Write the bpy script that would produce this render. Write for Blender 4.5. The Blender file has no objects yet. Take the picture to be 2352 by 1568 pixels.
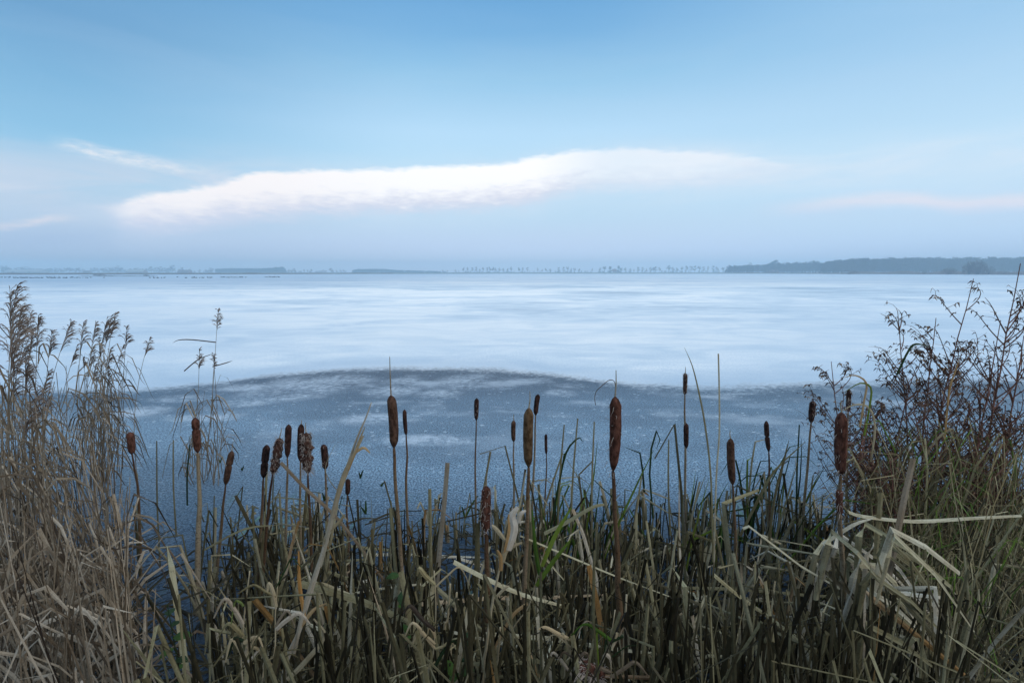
import bpy, math, random
from math import radians as R, sin, cos, tan, atan, atan2, pi
from mathutils import Vector, Matrix, noise as mnoise

scene = bpy.context.scene
COL = scene.collection
random.seed(7)

# ------------------------------------------------------------------ camera
H = 1.5                      # eye height above the ice
FOC = 1110.5                 # focal length in units of a 2352 px wide frame
PITCH = R(8.15)
cam_d = bpy.data.cameras.new('camera'); cam = bpy.data.objects.new('camera', cam_d); COL.objects.link(cam)
cam.location = (0, 0, H); cam.rotation_euler = (pi/2 - PITCH, 0, 0)
cam_d.sensor_width = 36; cam_d.lens = 36*FOC/2352; cam_d.clip_start = .05; cam_d.clip_end = 6000
scene.camera = cam
scene.view_settings.view_transform = 'Standard'; scene.view_settings.look = 'None'
scene.view_settings.exposure = 0.0; scene.view_settings.gamma = 1
scene.cycles.volume_bounces = 1
scene.cycles.max_bounces = 6
scene.cycles.transparent_max_bounces = 8

def ray(xv, yv):
    a = (xv-1176)/FOC; b = (784-yv)/FOC
    return Vector((a, cos(PITCH)+b*sin(PITCH), -sin(PITCH)+b*cos(PITCH)))
def P(xv, yv, d):            # point on the ray at depth d (world y)
    r = ray(xv, yv); return Vector((0, 0, H)) + r*(d/r.y)
def G(xv, yv, z=0.):         # ray hits the ice
    r = ray(xv, yv); return Vector((0, 0, H)) + r*((z-H)/r.z)
def AE(xv, yv):
    r = ray(xv, yv).normalized(); return math.degrees(atan2(r.x, r.y)), math.degrees(math.asin(r.z))
def proj(p):
    q = Vector(p)-Vector((0, 0, H)); f = q.y*cos(PITCH)-q.z*sin(PITCH); u = q.y*sin(PITCH)+q.z*cos(PITCH)
    return 1176+FOC*q.x/f, 784-FOC*u/f

def lin(c):
    return tuple(((v/255)/12.92 if v/255 <= .04045 else ((v/255+.055)/1.055)**2.4) for v in c)+(1,)

# ------------------------------------------------------------------ node helper
class NT:
    def __init__(s, tree):
        s.t = tree; s.t.nodes.clear()
    def n(s, typ, **kw):
        nd = s.t.nodes.new(typ)
        for k, v in kw.items(): setattr(nd, k, v)
        return nd
    def l(s, a, b): s.t.links.new(a, b)
    def val(s, sock, v):
        if hasattr(v, 'is_output') or isinstance(v, bpy.types.NodeSocket): s.l(v, sock)
        else: sock.default_value = v
    def m(s, op, a, b=None, c=None, clamp=False):
        nd = s.n('ShaderNodeMath', operation=op, use_clamp=clamp)
        s.val(nd.inputs[0], a)
        if b is not None: s.val(nd.inputs[1], b)
        if c is not None: s.val(nd.inputs[2], c)
        return nd.outputs[0]
    def mix(s, f, a, b, mode='MIX'):
        nd = s.n('ShaderNodeMix', data_type='RGBA', blend_type=mode)
        s.val(nd.inputs[0], f); s.val(nd.inputs[6], a); s.val(nd.inputs[7], b)
        return nd.outputs[2]
    def ramp(s, f, stops, interp='LINEAR'):
        nd = s.n('ShaderNodeValToRGB'); cr = nd.color_ramp; cr.interpolation = interp
        while len(cr.elements) < len(stops): cr.elements.new(.5)
        for e, (p, c) in zip(cr.elements, sorted(stops, key=lambda q: q[0])):
            e.position = p; e.color = c
        s.val(nd.inputs[0], f); return nd.outputs[0]
    def smooth(s, x, a, b, lo=0., hi=1.):
        nd = s.n('ShaderNodeMapRange', interpolation_type='SMOOTHSTEP')
        s.val(nd.inputs[0], x); s.val(nd.inputs[1], a); s.val(nd.inputs[2], b); nd.inputs[3].default_value = lo; nd.inputs[4].default_value = hi
        return nd.outputs[0]
    def curve(s, x, pts):    # pts in 0..1
        nd = s.n('ShaderNodeFloatCurve'); cm = nd.mapping; c = cm.curves[0]
        pts = sorted(pts)
        while len(c.points) < len(pts): c.points.new(.5, .5)
        for q, (a, b) in zip(c.points, pts): q.location = (a, b); q.handle_type = 'AUTO_CLAMPED'
        cm.update(); s.val(nd.inputs[1], x); return nd.outputs[0]
    def noise(s, vec, scale, detail=3, rough=.5, dist=0., dim='3D'):
        nd = s.n('ShaderNodeTexNoise', noise_dimensions=dim)
        if vec is not None: s.l(vec, nd.inputs['Vector'])
        nd.inputs['Scale'].default_value = scale; nd.inputs['Detail'].default_value = detail
        nd.inputs['Roughness'].default_value = rough; nd.inputs['Distortion'].default_value = dist
        return nd.outputs[0]
    def mapping(s, vec, scale=(1, 1, 1), loc=(0, 0, 0), rot=(0, 0, 0)):
        nd = s.n('ShaderNodeMapping'); s.l(vec, nd.inputs[0])
        nd.inputs[1].default_value = loc; nd.inputs[2].default_value = rot; nd.inputs[3].default_value = scale
        return nd.outputs[0]

# ------------------------------------------------------------------ sky
SUN_EL, SUN_AZ = R(7), R(115)          # low, to the right and slightly behind
world = bpy.data.worlds.new('World'); scene.world = world; world.use_nodes = True
w = NT(world.node_tree)
tc = w.n('ShaderNodeTexCoord'); sep = w.n('ShaderNodeSeparateXYZ'); w.l(tc.outputs['Generated'], sep.inputs[0])
X, Y, Z = sep.outputs
az = w.m('MULTIPLY', w.m('ARCTAN2', X, Y), 180/pi)
el = w.m('MULTIPLY', w.m('ARCSINE', Z), 180/pi)
elp = w.m('MAXIMUM', el, 0.)
def col_ramp(xv, stops, zen):
    st = [(AE(xv, y)[1]/90, lin(c)) for y, c in stops]
    st = [(max(p, 0), c) for p, c in st] + [(.55, lin(zen[0])), (1, lin(zen[1]))]
    return w.ramp(w.m('DIVIDE', elp, 90.), st)
cL = col_ramp(20, [(622, (197, 203, 222)), (560, (188, 202, 226)), (500, (186, 208, 230)), (400, (167, 210, 236)), (300, (144, 198, 232)), (150, (122, 179, 219)), (0, (106, 161, 206))], ((84, 138, 192), (70, 120, 180)))
cC = col_ramp(1176, [(622, (216, 222, 240)), (560, (205, 220, 243)), (500, (198, 225, 245)), (400, (192, 229, 251)), (306, (188, 226, 253)), (180, (150, 202, 237)), (80, (122, 180, 226)), (0, (110, 170, 220))], ((86, 142, 200), (72, 124, 186)))
cR = col_ramp(2330, [(622, (200, 210, 233)), (560, (199, 218, 243)), (500, (200, 225, 247)), (400, (202, 231, 251)), (300, (197, 230, 252)), (150, (178, 217, 246)), (0, (157, 203, 239))], ((110, 165, 215), (80, 135, 195)))
base = w.mix(w.smooth(az, -44., -8.), cL, cC)
base = w.mix(w.smooth(az, 4., 44.), base, cR)
base = w.mix(1., base, (1.05, 1.05, 1.05, 1), 'MULTIPLY')
# atmospheric model underneath (a thin veil of high cloud lies over it)
ns = w.n('ShaderNodeTexSky', sky_type='NISHITA'); ns.sun_disc = False
ns.sun_elevation = SUN_EL; ns.sun_rotation = SUN_AZ; ns.air_density = 1.2; ns.dust_density = 1.5; ns.ozone_density = 2
nsc = w.mix(1., ns.outputs[0], (.12, .12, .12, 1), 'MULTIPLY')
base = w.mix(.08, base, nsc)
# clouds, laid out by compass direction and elevation
comb = w.n('ShaderNodeCombineXYZ'); w.l(az, comb.inputs[0]); w.l(el, comb.inputs[1])
sv = comb.outputs[0]
nz1 = w.noise(w.mapping(sv, (.35, 1.2, 1)), 1., 5, .55)
nz2 = w.noise(w.mapping(sv, (.06, .35, 1), (3, 5, 0)), 1., 5, .6, .6)
nz3 = w.noise(w.mapping(sv, (.9, 2.6, 1), (9, 1, 0)), 1., 5, .6)
azn = w.m('DIVIDE', w.m('ADD', az, 60.), 120., clamp=True)
def cpts(pts): return [((AE(x, y)[0]+60)/120, AE(x, y)[1]/30) for x, y in pts]
def ccurve(pts):
    q = cpts(pts); q = [(0, q[0][1])]+q+[(1, q[-1][1])]
    return w.m('MULTIPLY', w.curve(azn, q), 30.)
def step(a, b, lo=0., hi=1.): return w.smooth(az, a, b, lo, hi)
def vaz(x, y=450): return AE(x, y)[0]
n1 = w.m('MULTIPLY', w.m('SUBTRACT', nz1, .5), 1.6); n3 = w.m('MULTIPLY', w.m('SUBTRACT', nz3, .5), .9)
nn = w.m('ADD', n1, n3)
top = ccurve([(230, 466), (320, 446), (430, 432), (520, 412), (590, 392), (700, 388), (850, 386), (1000, 378), (1150, 372), (1240, 355), (1330, 342), (1420, 338), (1550, 342), (1700, 352), (1800, 375), (2000, 400)])
bot = ccurve([(230, 500), (290, 532), (400, 530), (600, 503), (800, 492), (1000, 486), (1150, 476), (1230, 466), (1280, 450), (1340, 440), (1500, 438), (1650, 428), (1800, 408), (2000, 402)])
dt = w.m('ADD', w.m('SUBTRACT', top, el), w.m('MULTIPLY', nn, .65))
db = w.m('ADD', w.m('SUBTRACT', el, bot), w.m('MULTIPLY', nn, .8))
m1 = w.m('MULTIPLY', w.smooth(dt, -.15, .6), w.smooth(db, -.9, 1.2))
m1 = w.m('MULTIPLY', m1, w.m('MULTIPLY', step(vaz(190), vaz(330)), step(vaz(1560), vaz(2050), 1., 0.)))
thick = step(vaz(1200), vaz(1420), 1., .72)
m1 = w.m('MULTIPLY', m1, thick)
ccol = w.mix(step(vaz(500), vaz(1000)), (1.06, 1.0, .98, 1), (1.1, 1.08, 1.07, 1))
ccol = w.mix(w.smooth(w.m('ADD', db, w.m('MULTIPLY', nn, 1.2)), 0., 3.0), lin((222, 224, 238)), ccol)
ccol = w.mix(w.m('MULTIPLY', step(vaz(1200), vaz(1450)), .6), ccol, lin((238, 244, 252)))
# wide thin veils
def band(pts, half, a0, a1, a2, a3, k, nzsrc, nlo=.35, nhi=.7):
    c = ccurve(pts); d = w.m('ABSOLUTE', w.m('SUBTRACT', w.m('ADD', el, w.m('MULTIPLY', n1, .35)), c))
    f = w.smooth(d, 0., half, 1., 0.)
    f = w.m('MULTIPLY', f, w.m('MULTIPLY', step(a0, a1), step(a2, a3, 1., 0.)))
    f = w.m('MULTIPLY', f, w.smooth(nzsrc, nlo, nhi, .25, 1.))
    return w.m('MULTIPLY', f, k)
sky = base
sky = w.mix(band([(0, 425), (300, 440), (600, 430), (1200, 430)], 5.5, -60, -46, vaz(420), vaz(800), .9, nz2), sky, lin((212, 220, 234)))
sky = w.mix(band([(140, 332), (250, 357), (350, 376), (450, 392), (520, 400)], .95, vaz(110), vaz(220), vaz(320), vaz(560), .9, nz3, .3, .7), sky, lin((240, 242, 246)))
sky = w.mix(band([(0, 428), (70, 430), (150, 436)], .6, -60, -48, vaz(10), vaz(130), .45, nz3, .2, .6), sky, lin((226, 230, 240)))
sky = w.mix(band([(0, 520), (60, 514), (120, 503), (200, 503)], .55, -60, -46, vaz(90), vaz(200), .6, nz3, .2, .6), sky, lin((250, 236, 234)))
sky = w.mix(band([(0, 545), (300, 530), (700, 512), (1000, 505), (1400, 500)], 1.6, -60, -44, vaz(500), vaz(900), .5, nz2), sky, lin((172, 190, 218)))
sky = w.mix(band([(1400, 400), (1700, 385), (2000, 375), (2352, 360)], 3.6, vaz(1350), vaz(1750), 55, 60, .85, nz2), sky, lin((226, 238, 249)))
sky = w.mix(band([(1800, 480), (1960, 462), (2100, 460), (2200, 470), (2352, 462)], 1.1, vaz(1700), vaz(2000), 55, 60, .95, nz2, .3, .6), sky, lin((236, 234, 242)))
sky = w.mix(band([(1400, 505), (1800, 490), (2352, 495)], 1.6, vaz(1300), vaz(1900), 55, 60, .4, nz2), sky, lin((205, 220, 240)))
sky = w.mix(band([(0, 100), (1176, 190), (2352, 90)], 9., -60, -59, 59, 60, .10, nz2), sky, lin((200, 220, 240)))
halo = w.m('MULTIPLY', w.smooth(dt, -2.2, 1.2), w.smooth(db, -3.2, 1.))
halo = w.m('MULTIPLY', w.m('MULTIPLY', halo, w.smooth(nz2, .3, .7, .3, 1.)), w.m('MULTIPLY', step(vaz(100), vaz(300)), step(vaz(1600), vaz(2300), .45, .1)))
sky = w.mix(halo, sky, lin((230, 236, 246)))
sky = w.mix(m1, sky, ccol)
# sky behind the viewer: gradient with pale fill added out of view; below the horizon dull
# unseen sky overhead, brightened as added fill light on ice and reeds
glow = w.smooth(el, 31., 62.)
sky = w.mix(glow, sky, (1.08, 1.22, 1.38, 1))
rear = w.smooth(w.m('ABSOLUTE', az), 75., 130., 0., .6)
sky = w.mix(w.m('MULTIPLY', rear, w.m('SUBTRACT', 1., glow)), sky, (.85, .85, .86, 1))
bg = w.n('ShaderNodeBackground'); w.l(sky, bg.inputs[0]); bg.inputs[1].default_value = 1.0
wo = w.n('ShaderNodeOutputWorld'); w.l(bg.outputs[0], wo.inputs[0])

sd = bpy.data.lights.new('sun', 'SUN'); sd.energy = 1.5; sd.angle = R(16); sd.color = (1, .9, .8)
so = bpy.data.objects.new('sun', sd); COL.objects.link(so)
sv_ = Vector((sin(SUN_AZ)*cos(SUN_EL+R(26)), cos(SUN_AZ)*cos(SUN_EL+R(26)), sin(SUN_EL+R(26))))
so.rotation_euler = sv_.to_track_quat('Z', 'Y').to_euler()

# ------------------------------------------------------------------ materials
def mat(name):
    m = bpy.data.materials.new(name); m.use_nodes = True; return m, NT(m.node_tree)
def finish(t, color, rough=.7, spec=.3, bump=None, bstr=.3, bdist=.002, **kw):
    p = t.n('ShaderNodeBsdfPrincipled'); t.val(p.inputs['Base Color'], color); t.val(p.inputs['Roughness'], rough)
    t.val(p.inputs['Specular IOR Level'], spec)
    for k, v in kw.items(): t.val(p.inputs[k], v)
    if bump is not None:
        b = t.n('ShaderNodeBump'); t.val(b.inputs['Strength'], bstr); b.inputs['Distance'].default_value = bdist
        t.l(bump, b.inputs['Height']); t.l(b.outputs[0], p.inputs['Normal'])
    o = t.n('ShaderNodeOutputMaterial'); t.l(p.outputs[0], o.inputs[0]); return p

def leaf_mat(name, stops, rough=.62, streak=90., dark=.45):
    m, t = mat(name)
    at = t.n('ShaderNodeAttribute', attribute_name='tint')
    uv = t.n('ShaderNodeUVMap', uv_map='uv')
    geo = t.n('ShaderNodeNewGeometry')
    c = t.ramp(at.outputs['Fac'], [(p, tuple(q)+(1,)) for p, q in stops])
    st = t.noise(t.mapping(uv.outputs[0], (420, 9, 1)), 1., 3, .6)         # fibres along the leaf
    sp = t.noise(geo.outputs['Position'], 160., 3, .65)                    # mildew specks
    pa = t.noise(geo.outputs['Position'], 14., 2, .5)
    c = t.mix(t.smooth(st, .35, .65, 0., .45), c, t.mix(1., c, (.6, .58, .55, 1), 'MULTIPLY'))
    c = t.mix(t.smooth(sp, .52, .66, 0., dark), c, t.mix(1., c, (.3, .27, .25, 1), 'MULTIPLY'))
    c = t.mix(t.smooth(pa, .45, .62, 0., .5), c, t.mix(1., c, (.72, .62, .5, 1), 'MULTIPLY'))
    finish(t, c, rough, .10, st, .5, .001)
    return m
M = {}
M['cattail'] = leaf_mat('cattail_leaf', [(0, (.011, .010, .006)), (.2, (.056, .052, .030)), (.4, (.145, .140, .082)), (.6, (.235, .228, .142)), (.78, (.34, .33, .235)), (.93, (.46, .46, .40)), (1, (.24, .15, .06))])
M['green'] = leaf_mat('green_leaf', [(0, (0.010, 0.018, 0.010)), (.5, (0.020, 0.044, 0.016)), (.8, (0.048, 0.104, 0.016)), (1, (0.176, 0.240, 0.040))], dark=.2)
M['reed'] = leaf_mat('reed_leaf', [(0, (.028, .022, .018)), (.3, (.115, .092, .066)), (.55, (.22, .19, .145)), (.8, (.34, .31, .255)), (.92, (.43, .41, .36)), (1, (.28, .17, .06))])
M['plume'] = leaf_mat('reed_plume', [(0, (.10, .075, .065)), (1, (.31, .265, .23))], .9)
M['straw'] = leaf_mat('straw', [(0, (.21, .18, .11)), (.5, (.34, .31, .22)), (.85, (.36, .30, .19)), (1, (.32, .19, .07))], dark=.25)
M['forb'] = leaf_mat('dead_forb', [(0, (.10, .05, .038)), (.6, (.25, .13, .10)), (1, (.34, .20, .14))])
M['forb_leaf'] = leaf_mat('withered_leaf', [(0, (.04, .026, .02)), (.7, (.13, .08, .058)), (1, (.30, .21, .13))])
M['pale'] = leaf_mat('bleached_leaf', [(0, (.30, .28, .22)), (1, (.52, .50, .45))], dark=.2)
M['grass'] = leaf_mat('bank_grass', [(0, (.03, .028, .018)), (.35, (.12, .11, .06)), (.6, (.24, .215, .12)), (.75, (.33, .31, .2)), (.82, (.06, .12, .02)), (1, (.13, .22, .035))])
M['stem'] = leaf_mat('cattail_stem', [(0, (.06, .032, .02)), (.35, (.14, .095, .058)), (.7, (.26, .225, .16)), (1, (.36, .33, .26))], dark=.9)

def head_mat(name, a, b, fluff):
    m, t = mat(name); g = t.n('ShaderNodeTexCoord')
    oi = t.n('ShaderNodeObjectInfo')
    n = t.noise(g.outputs['Object'], 700., 2, .6); n2 = t.noise(t.mapping(g.outputs['Object'], (1, 1, .5)), 85., 5, .65)
    c = t.mix(t.smooth(n2, .36, .64), tuple(q*.85 for q in a)+(1,), tuple(q*1.2 for q in b)+(1,))
    c = t.mix(t.smooth(n, .4, .6, 0., .6), c, t.mix(1., c, (.45, .4, .4, 1), 'MULTIPLY'))
    f = t.noise(t.mapping(g.outputs['Object'], (1, 1, .5)), 75., 5, .7, 1.5)
    c = t.mix(t.smooth(f, .72-fluff*.26, .78-fluff*.2), c, (.24, .19, .16, 1))
    finish(t, c, .95, .04, n, .6, .0015)
    return m
M['head'] = head_mat('cattail_head', (.048, .028, .021), (.095, .058, .042), .0)
M['head_tan'] = head_mat('cattail_head_tan', (.075, .048, .026), (.125, .085, .05), .0)
M['head_red'] = head_mat('cattail_head_red', (.050, .024, .018), (.11, .052, .038), .15)
M['head_dark'] = head_mat('cattail_head_dark', (.022, .014, .013), (.055, .03, .025), .15)
M['head_fluff'] = head_mat('cattail_head_fluffy', (.035, .02, .017), (.08, .045, .034), .6)
m, t = mat('seed_fluff'); finish(t, (.33, .29, .26, 1), .95, .1); M['fluff'] = m

def plain(name, c, rough=.8, var=.25, scale=3.):
    m, t = mat(name); g = t.n('ShaderNodeNewGeometry')
    n = t.noise(g.outputs['Position'], scale, 4, .6)
    cc = t.mix(n, tuple(x*(1-var) for x in c)+(1,), tuple(x*(1+var) for x in c)+(1,))
    finish(t, cc, rough, .2); M[name] = m; return m
plain('bark', (.045, .04, .035)); plain('twigs', (.06, .045, .036)); plain('conifer', (.02, .04, .022))
plain('far_reed', (.19, .13, .085), var=.5, scale=.6); plain('islet_mud', (.05, .045, .03)); plain('shrub', (.075, .05, .038))
plain('wall_brick', (.22, .11, .08)); plain('wall_white', (.7, .68, .64)); plain('roof_tile', (.12, .06, .045)); plain('roof_grey', (.3, .31, .32))
plain('glass_dark', (.03, .035, .04), .2); plain('wall_grey', (.3, .3, .29)); plain('feather', (.035, .03, .03)); plain('bill', (.25, .2, .12))

# ground: dark mud and short winter grass
m, t = mat('ground'); g = t.n('ShaderNodeNewGeometry')
a = t.noise(g.outputs['Position'], 9., 5, .6); b = t.noise(g.outputs['Position'], .02, 4, .6)
sepg = t.n('ShaderNodeSeparateXYZ'); t.l(g.outputs['Position'], sepg.inputs[0])
near = t.mix(a, (.012, .011, .009, 1), (.035, .03, .022, 1)); far = t.mix(b, (.07, .09, .035, 1), (.12, .11, .06, 1))
finish(t, t.mix(t.smooth(sepg.outputs[1], 20., 60.), near, far), .95, .1, a, .6, .02); M['ground'] = m

# ice
m, t = mat('ice'); g = t.n('ShaderNodeNewGeometry'); pos = g.outputs['Position']
sp = t.n('ShaderNodeSeparateXYZ'); t.l(pos, sp.inputs[0]); px, py, _ = sp.outputs
edge = [G(x, y) for x, y in [(-300, 925), (105, 903), (300, 900), (420, 893), (520, 880), (600, 868), (700, 859), (800, 852), (880, 849), (1000, 849), (1130, 852), (1230, 860), (1300, 868), (1420, 883), (1500, 890), (1560, 894), (1700, 896), (1850, 888), (2000, 884), (2352, 878)]]
xr = 16.
pts = [((p.x+xr)/(2*xr), p.y/12) for p in edge if abs(p.x) < xr]
pts = [(0, pts[0][1])]+pts+[(1, pts[-1][1])]
ey = t.m('MULTIPLY', t.curve(t.m('DIVIDE', t.m('ADD', px, xr), 2*xr, clamp=True), pts), 12.)
n_e = t.noise(pos, 1.3, 5, .6); n_e2 = t.noise(pos, 12., 4, .7)
d = t.m('ADD', t.m('SUBTRACT', py, ey), t.m('MULTIPLY', t.m('SUBTRACT', n_e, .5), .55))
d = t.m('ADD', d, t.m('MULTIPLY', t.m('SUBTRACT', n_e2, .5), .95))
frost = t.smooth(d, -.16, .42)
# old frost sheet: streaky bright / grey-blue
s1 = t.noise(t.mapping(pos, (.09, .16, 1), rot=(0, 0, .12)), 1., 5, .52, 1.2)
s2 = t.noise(t.mapping(pos, (.018, .05, 1), (5, 2, 0)), 1., 5, .6, .5)
s3 = t.noise(t.mapping(pos, (.55, .9, 1), rot=(0, 0, .25)), 1., 5, .6, 1.)
sm = t.m('ADD', t.m('ADD', t.m('MULTIPLY', s1, .5), t.m('MULTIPLY', s2, .35)), t.m('MULTIPLY', s3, .25))
fcol = t.ramp(sm, [(.40, (.20, .30, .39, 1)), (.48, (.46, .57, .66, 1)), (.54, (.70, .77, .81, 1)), (.61, (.96, .95, .90, 1))])
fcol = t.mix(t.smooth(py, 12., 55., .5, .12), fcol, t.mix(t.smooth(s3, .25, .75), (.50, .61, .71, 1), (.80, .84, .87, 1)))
gfr = t.noise(pos, 30., 4, .8)
fcol = t.mix(t.m('MULTIPLY', t.smooth(gfr, .40, .62, 1., 0.), t.smooth(py, 8., 30., .55, .1)), fcol, (.34, .46, .58, 1))
rim = t.m('MULTIPLY', t.smooth(d, .0, .35), t.smooth(d, .5, 1.6, 1., 0.))
fcol = t.mix(t.m('MULTIPLY', rim, .55), fcol, (.30, .42, .55, 1))
rim2 = t.m('MULTIPLY', t.smooth(d, -.02, .12), t.smooth(d, .15, .5, 1., 0.))
fcol = t.mix(t.m('MULTIPLY', rim2, .25), fcol, (.72, .80, .88, 1))
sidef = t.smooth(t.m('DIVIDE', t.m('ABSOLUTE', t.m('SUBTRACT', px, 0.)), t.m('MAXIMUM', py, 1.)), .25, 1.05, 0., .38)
fcol = t.mix(sidef, fcol, (.38, .52, .66, 1))  # bluer to the sides: cloud reflection at the centre put into the frost colour
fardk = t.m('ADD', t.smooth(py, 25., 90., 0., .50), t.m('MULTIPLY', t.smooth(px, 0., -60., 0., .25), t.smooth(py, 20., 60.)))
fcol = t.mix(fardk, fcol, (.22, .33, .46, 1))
# young clear ice: dark with frost flecks and hoar patches
vo = t.n('ShaderNodeTexVoronoi', feature='F1'); t.l(t.mapping(pos, (8.5, 15., 1)), vo.inputs['Vector']); vo.inputs['Scale'].default_value = 1.; vo.inputs['Randomness'].default_value = 1.
vsel = t.noise(pos, 2.2, 3, .6)
fleck = t.m('MULTIPLY', t.smooth(t.m('ADD', vo.outputs['Distance'], t.m('MULTIPLY', n_e2, .35)), .22, .40, 1., 0.), t.smooth(vsel, .36, .52))
fleck = t.m('MULTIPLY', fleck, t.smooth(py, 2.6, 4.5))
patch = t.m('MULTIPLY', t.smooth(t.m('ADD', t.noise(t.mapping(pos, (.8, 1.3, 1), (7.3, 1.2, 0)), 1., 5, .62), t.m('MULTIPLY', n_e2, .12)), .56, .76), t.smooth(py, 3., 6.))
pl = []
for (x, y, rx, ry) in [(1085, 876, 80, 15), (740, 880, 110, 20), (640, 905, 90, 16), (930, 878, 50, 10), (1290, 902, 34, 8), (900, 895, 60, 14), (560, 890, 60, 8), (320, 945, 60, 12), (870, 962, 90, 12), (990, 1010, 120, 12), (560, 925, 60, 8), (460, 960, 80, 8), (420, 915, 70, 8), (1010, 905, 50, 10)]:
    c = G(x, y); wx = (G(x+rx, y).x-c.x); wy = (G(x, y-ry).y-c.y)
    dx = t.m('DIVIDE', t.m('SUBTRACT', px, c.x), wx); dy = t.m('DIVIDE', t.m('SUBTRACT', py, c.y), wy)
    pl.append(t.smooth(t.m('ADD', t.m('MULTIPLY', dx, dx), t.m('MULTIPLY', dy, dy)), .0, 1.9, 1., 0.))
acc = pl[0]
for q in pl[1:]: acc = t.m('MAXIMUM', acc, q)
acc = t.m('MULTIPLY', acc, t.smooth(t.m('ADD', t.m('MULTIPLY', n_e, .6), t.m('MULTIPLY', n_e2, .6)), .45, .75))
hoar = t.m('MAXIMUM', t.m('MULTIPLY', patch, .45), t.m('MULTIPLY', acc, .6))
grain = t.noise(pos, 68., 4, .8); grain2 = t.noise(pos, 17., 3, .6)
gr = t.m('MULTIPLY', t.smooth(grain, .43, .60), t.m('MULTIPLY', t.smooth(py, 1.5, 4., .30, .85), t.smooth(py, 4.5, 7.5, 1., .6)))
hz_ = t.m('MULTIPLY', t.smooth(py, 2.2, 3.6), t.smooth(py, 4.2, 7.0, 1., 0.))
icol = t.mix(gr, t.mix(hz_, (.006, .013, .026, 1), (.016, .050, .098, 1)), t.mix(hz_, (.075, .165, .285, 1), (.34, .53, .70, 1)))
icol = t.mix(t.m('MULTIPLY', t.smooth(grain2, .45, .7), .4), icol, (.12, .17, .23, 1))
sw = t.smooth(t.noise(t.mapping(pos, (.5, 1.1, 1), (2, 9, 0), (0, 0, -.35)), 1., 5, .6, 1.), .38, .62)
icol = t.mix(t.m('MULTIPLY', t.m('SUBTRACT', 1., sw), .35), icol, (.025, .05, .085, 1))
icol = t.mix(hoar, icol, (.55, .66, .77, 1))
icol = t.mix(t.m('MULTIPLY', fleck, .6), icol, (.68, .80, .92, 1))
# drowned green weed under the ice close to the bank
wd = t.noise(t.mapping(pos, (24., 1.6, 1), rot=(0, 0, -.75)), 1., 4, .6)
wreg = t.m('MULTIPLY', t.smooth(t.noise(pos, .9, 3, .5), .46, .6), t.smooth(py, 2.6, 3.4, 1., 0.))
icol = t.mix(t.m('MULTIPLY', t.m('MULTIPLY', t.smooth(wd, .52, .66), wreg), .7), icol, (.07, .16, .09, 1))
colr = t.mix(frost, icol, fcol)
rgh = t.m('ADD', t.m('MULTIPLY', frost, .12), .30)
bh = t.m('ADD', grain, t.m('MULTIPLY', t.noise(pos, 130., 2, .6), .6))
finish(t, colr, rgh, t.m('ADD', t.m('MULTIPLY', frost, .3), .12), bh, t.smooth(py, 1., 14., .75, .12), .006); M['ice'] = m

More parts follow.
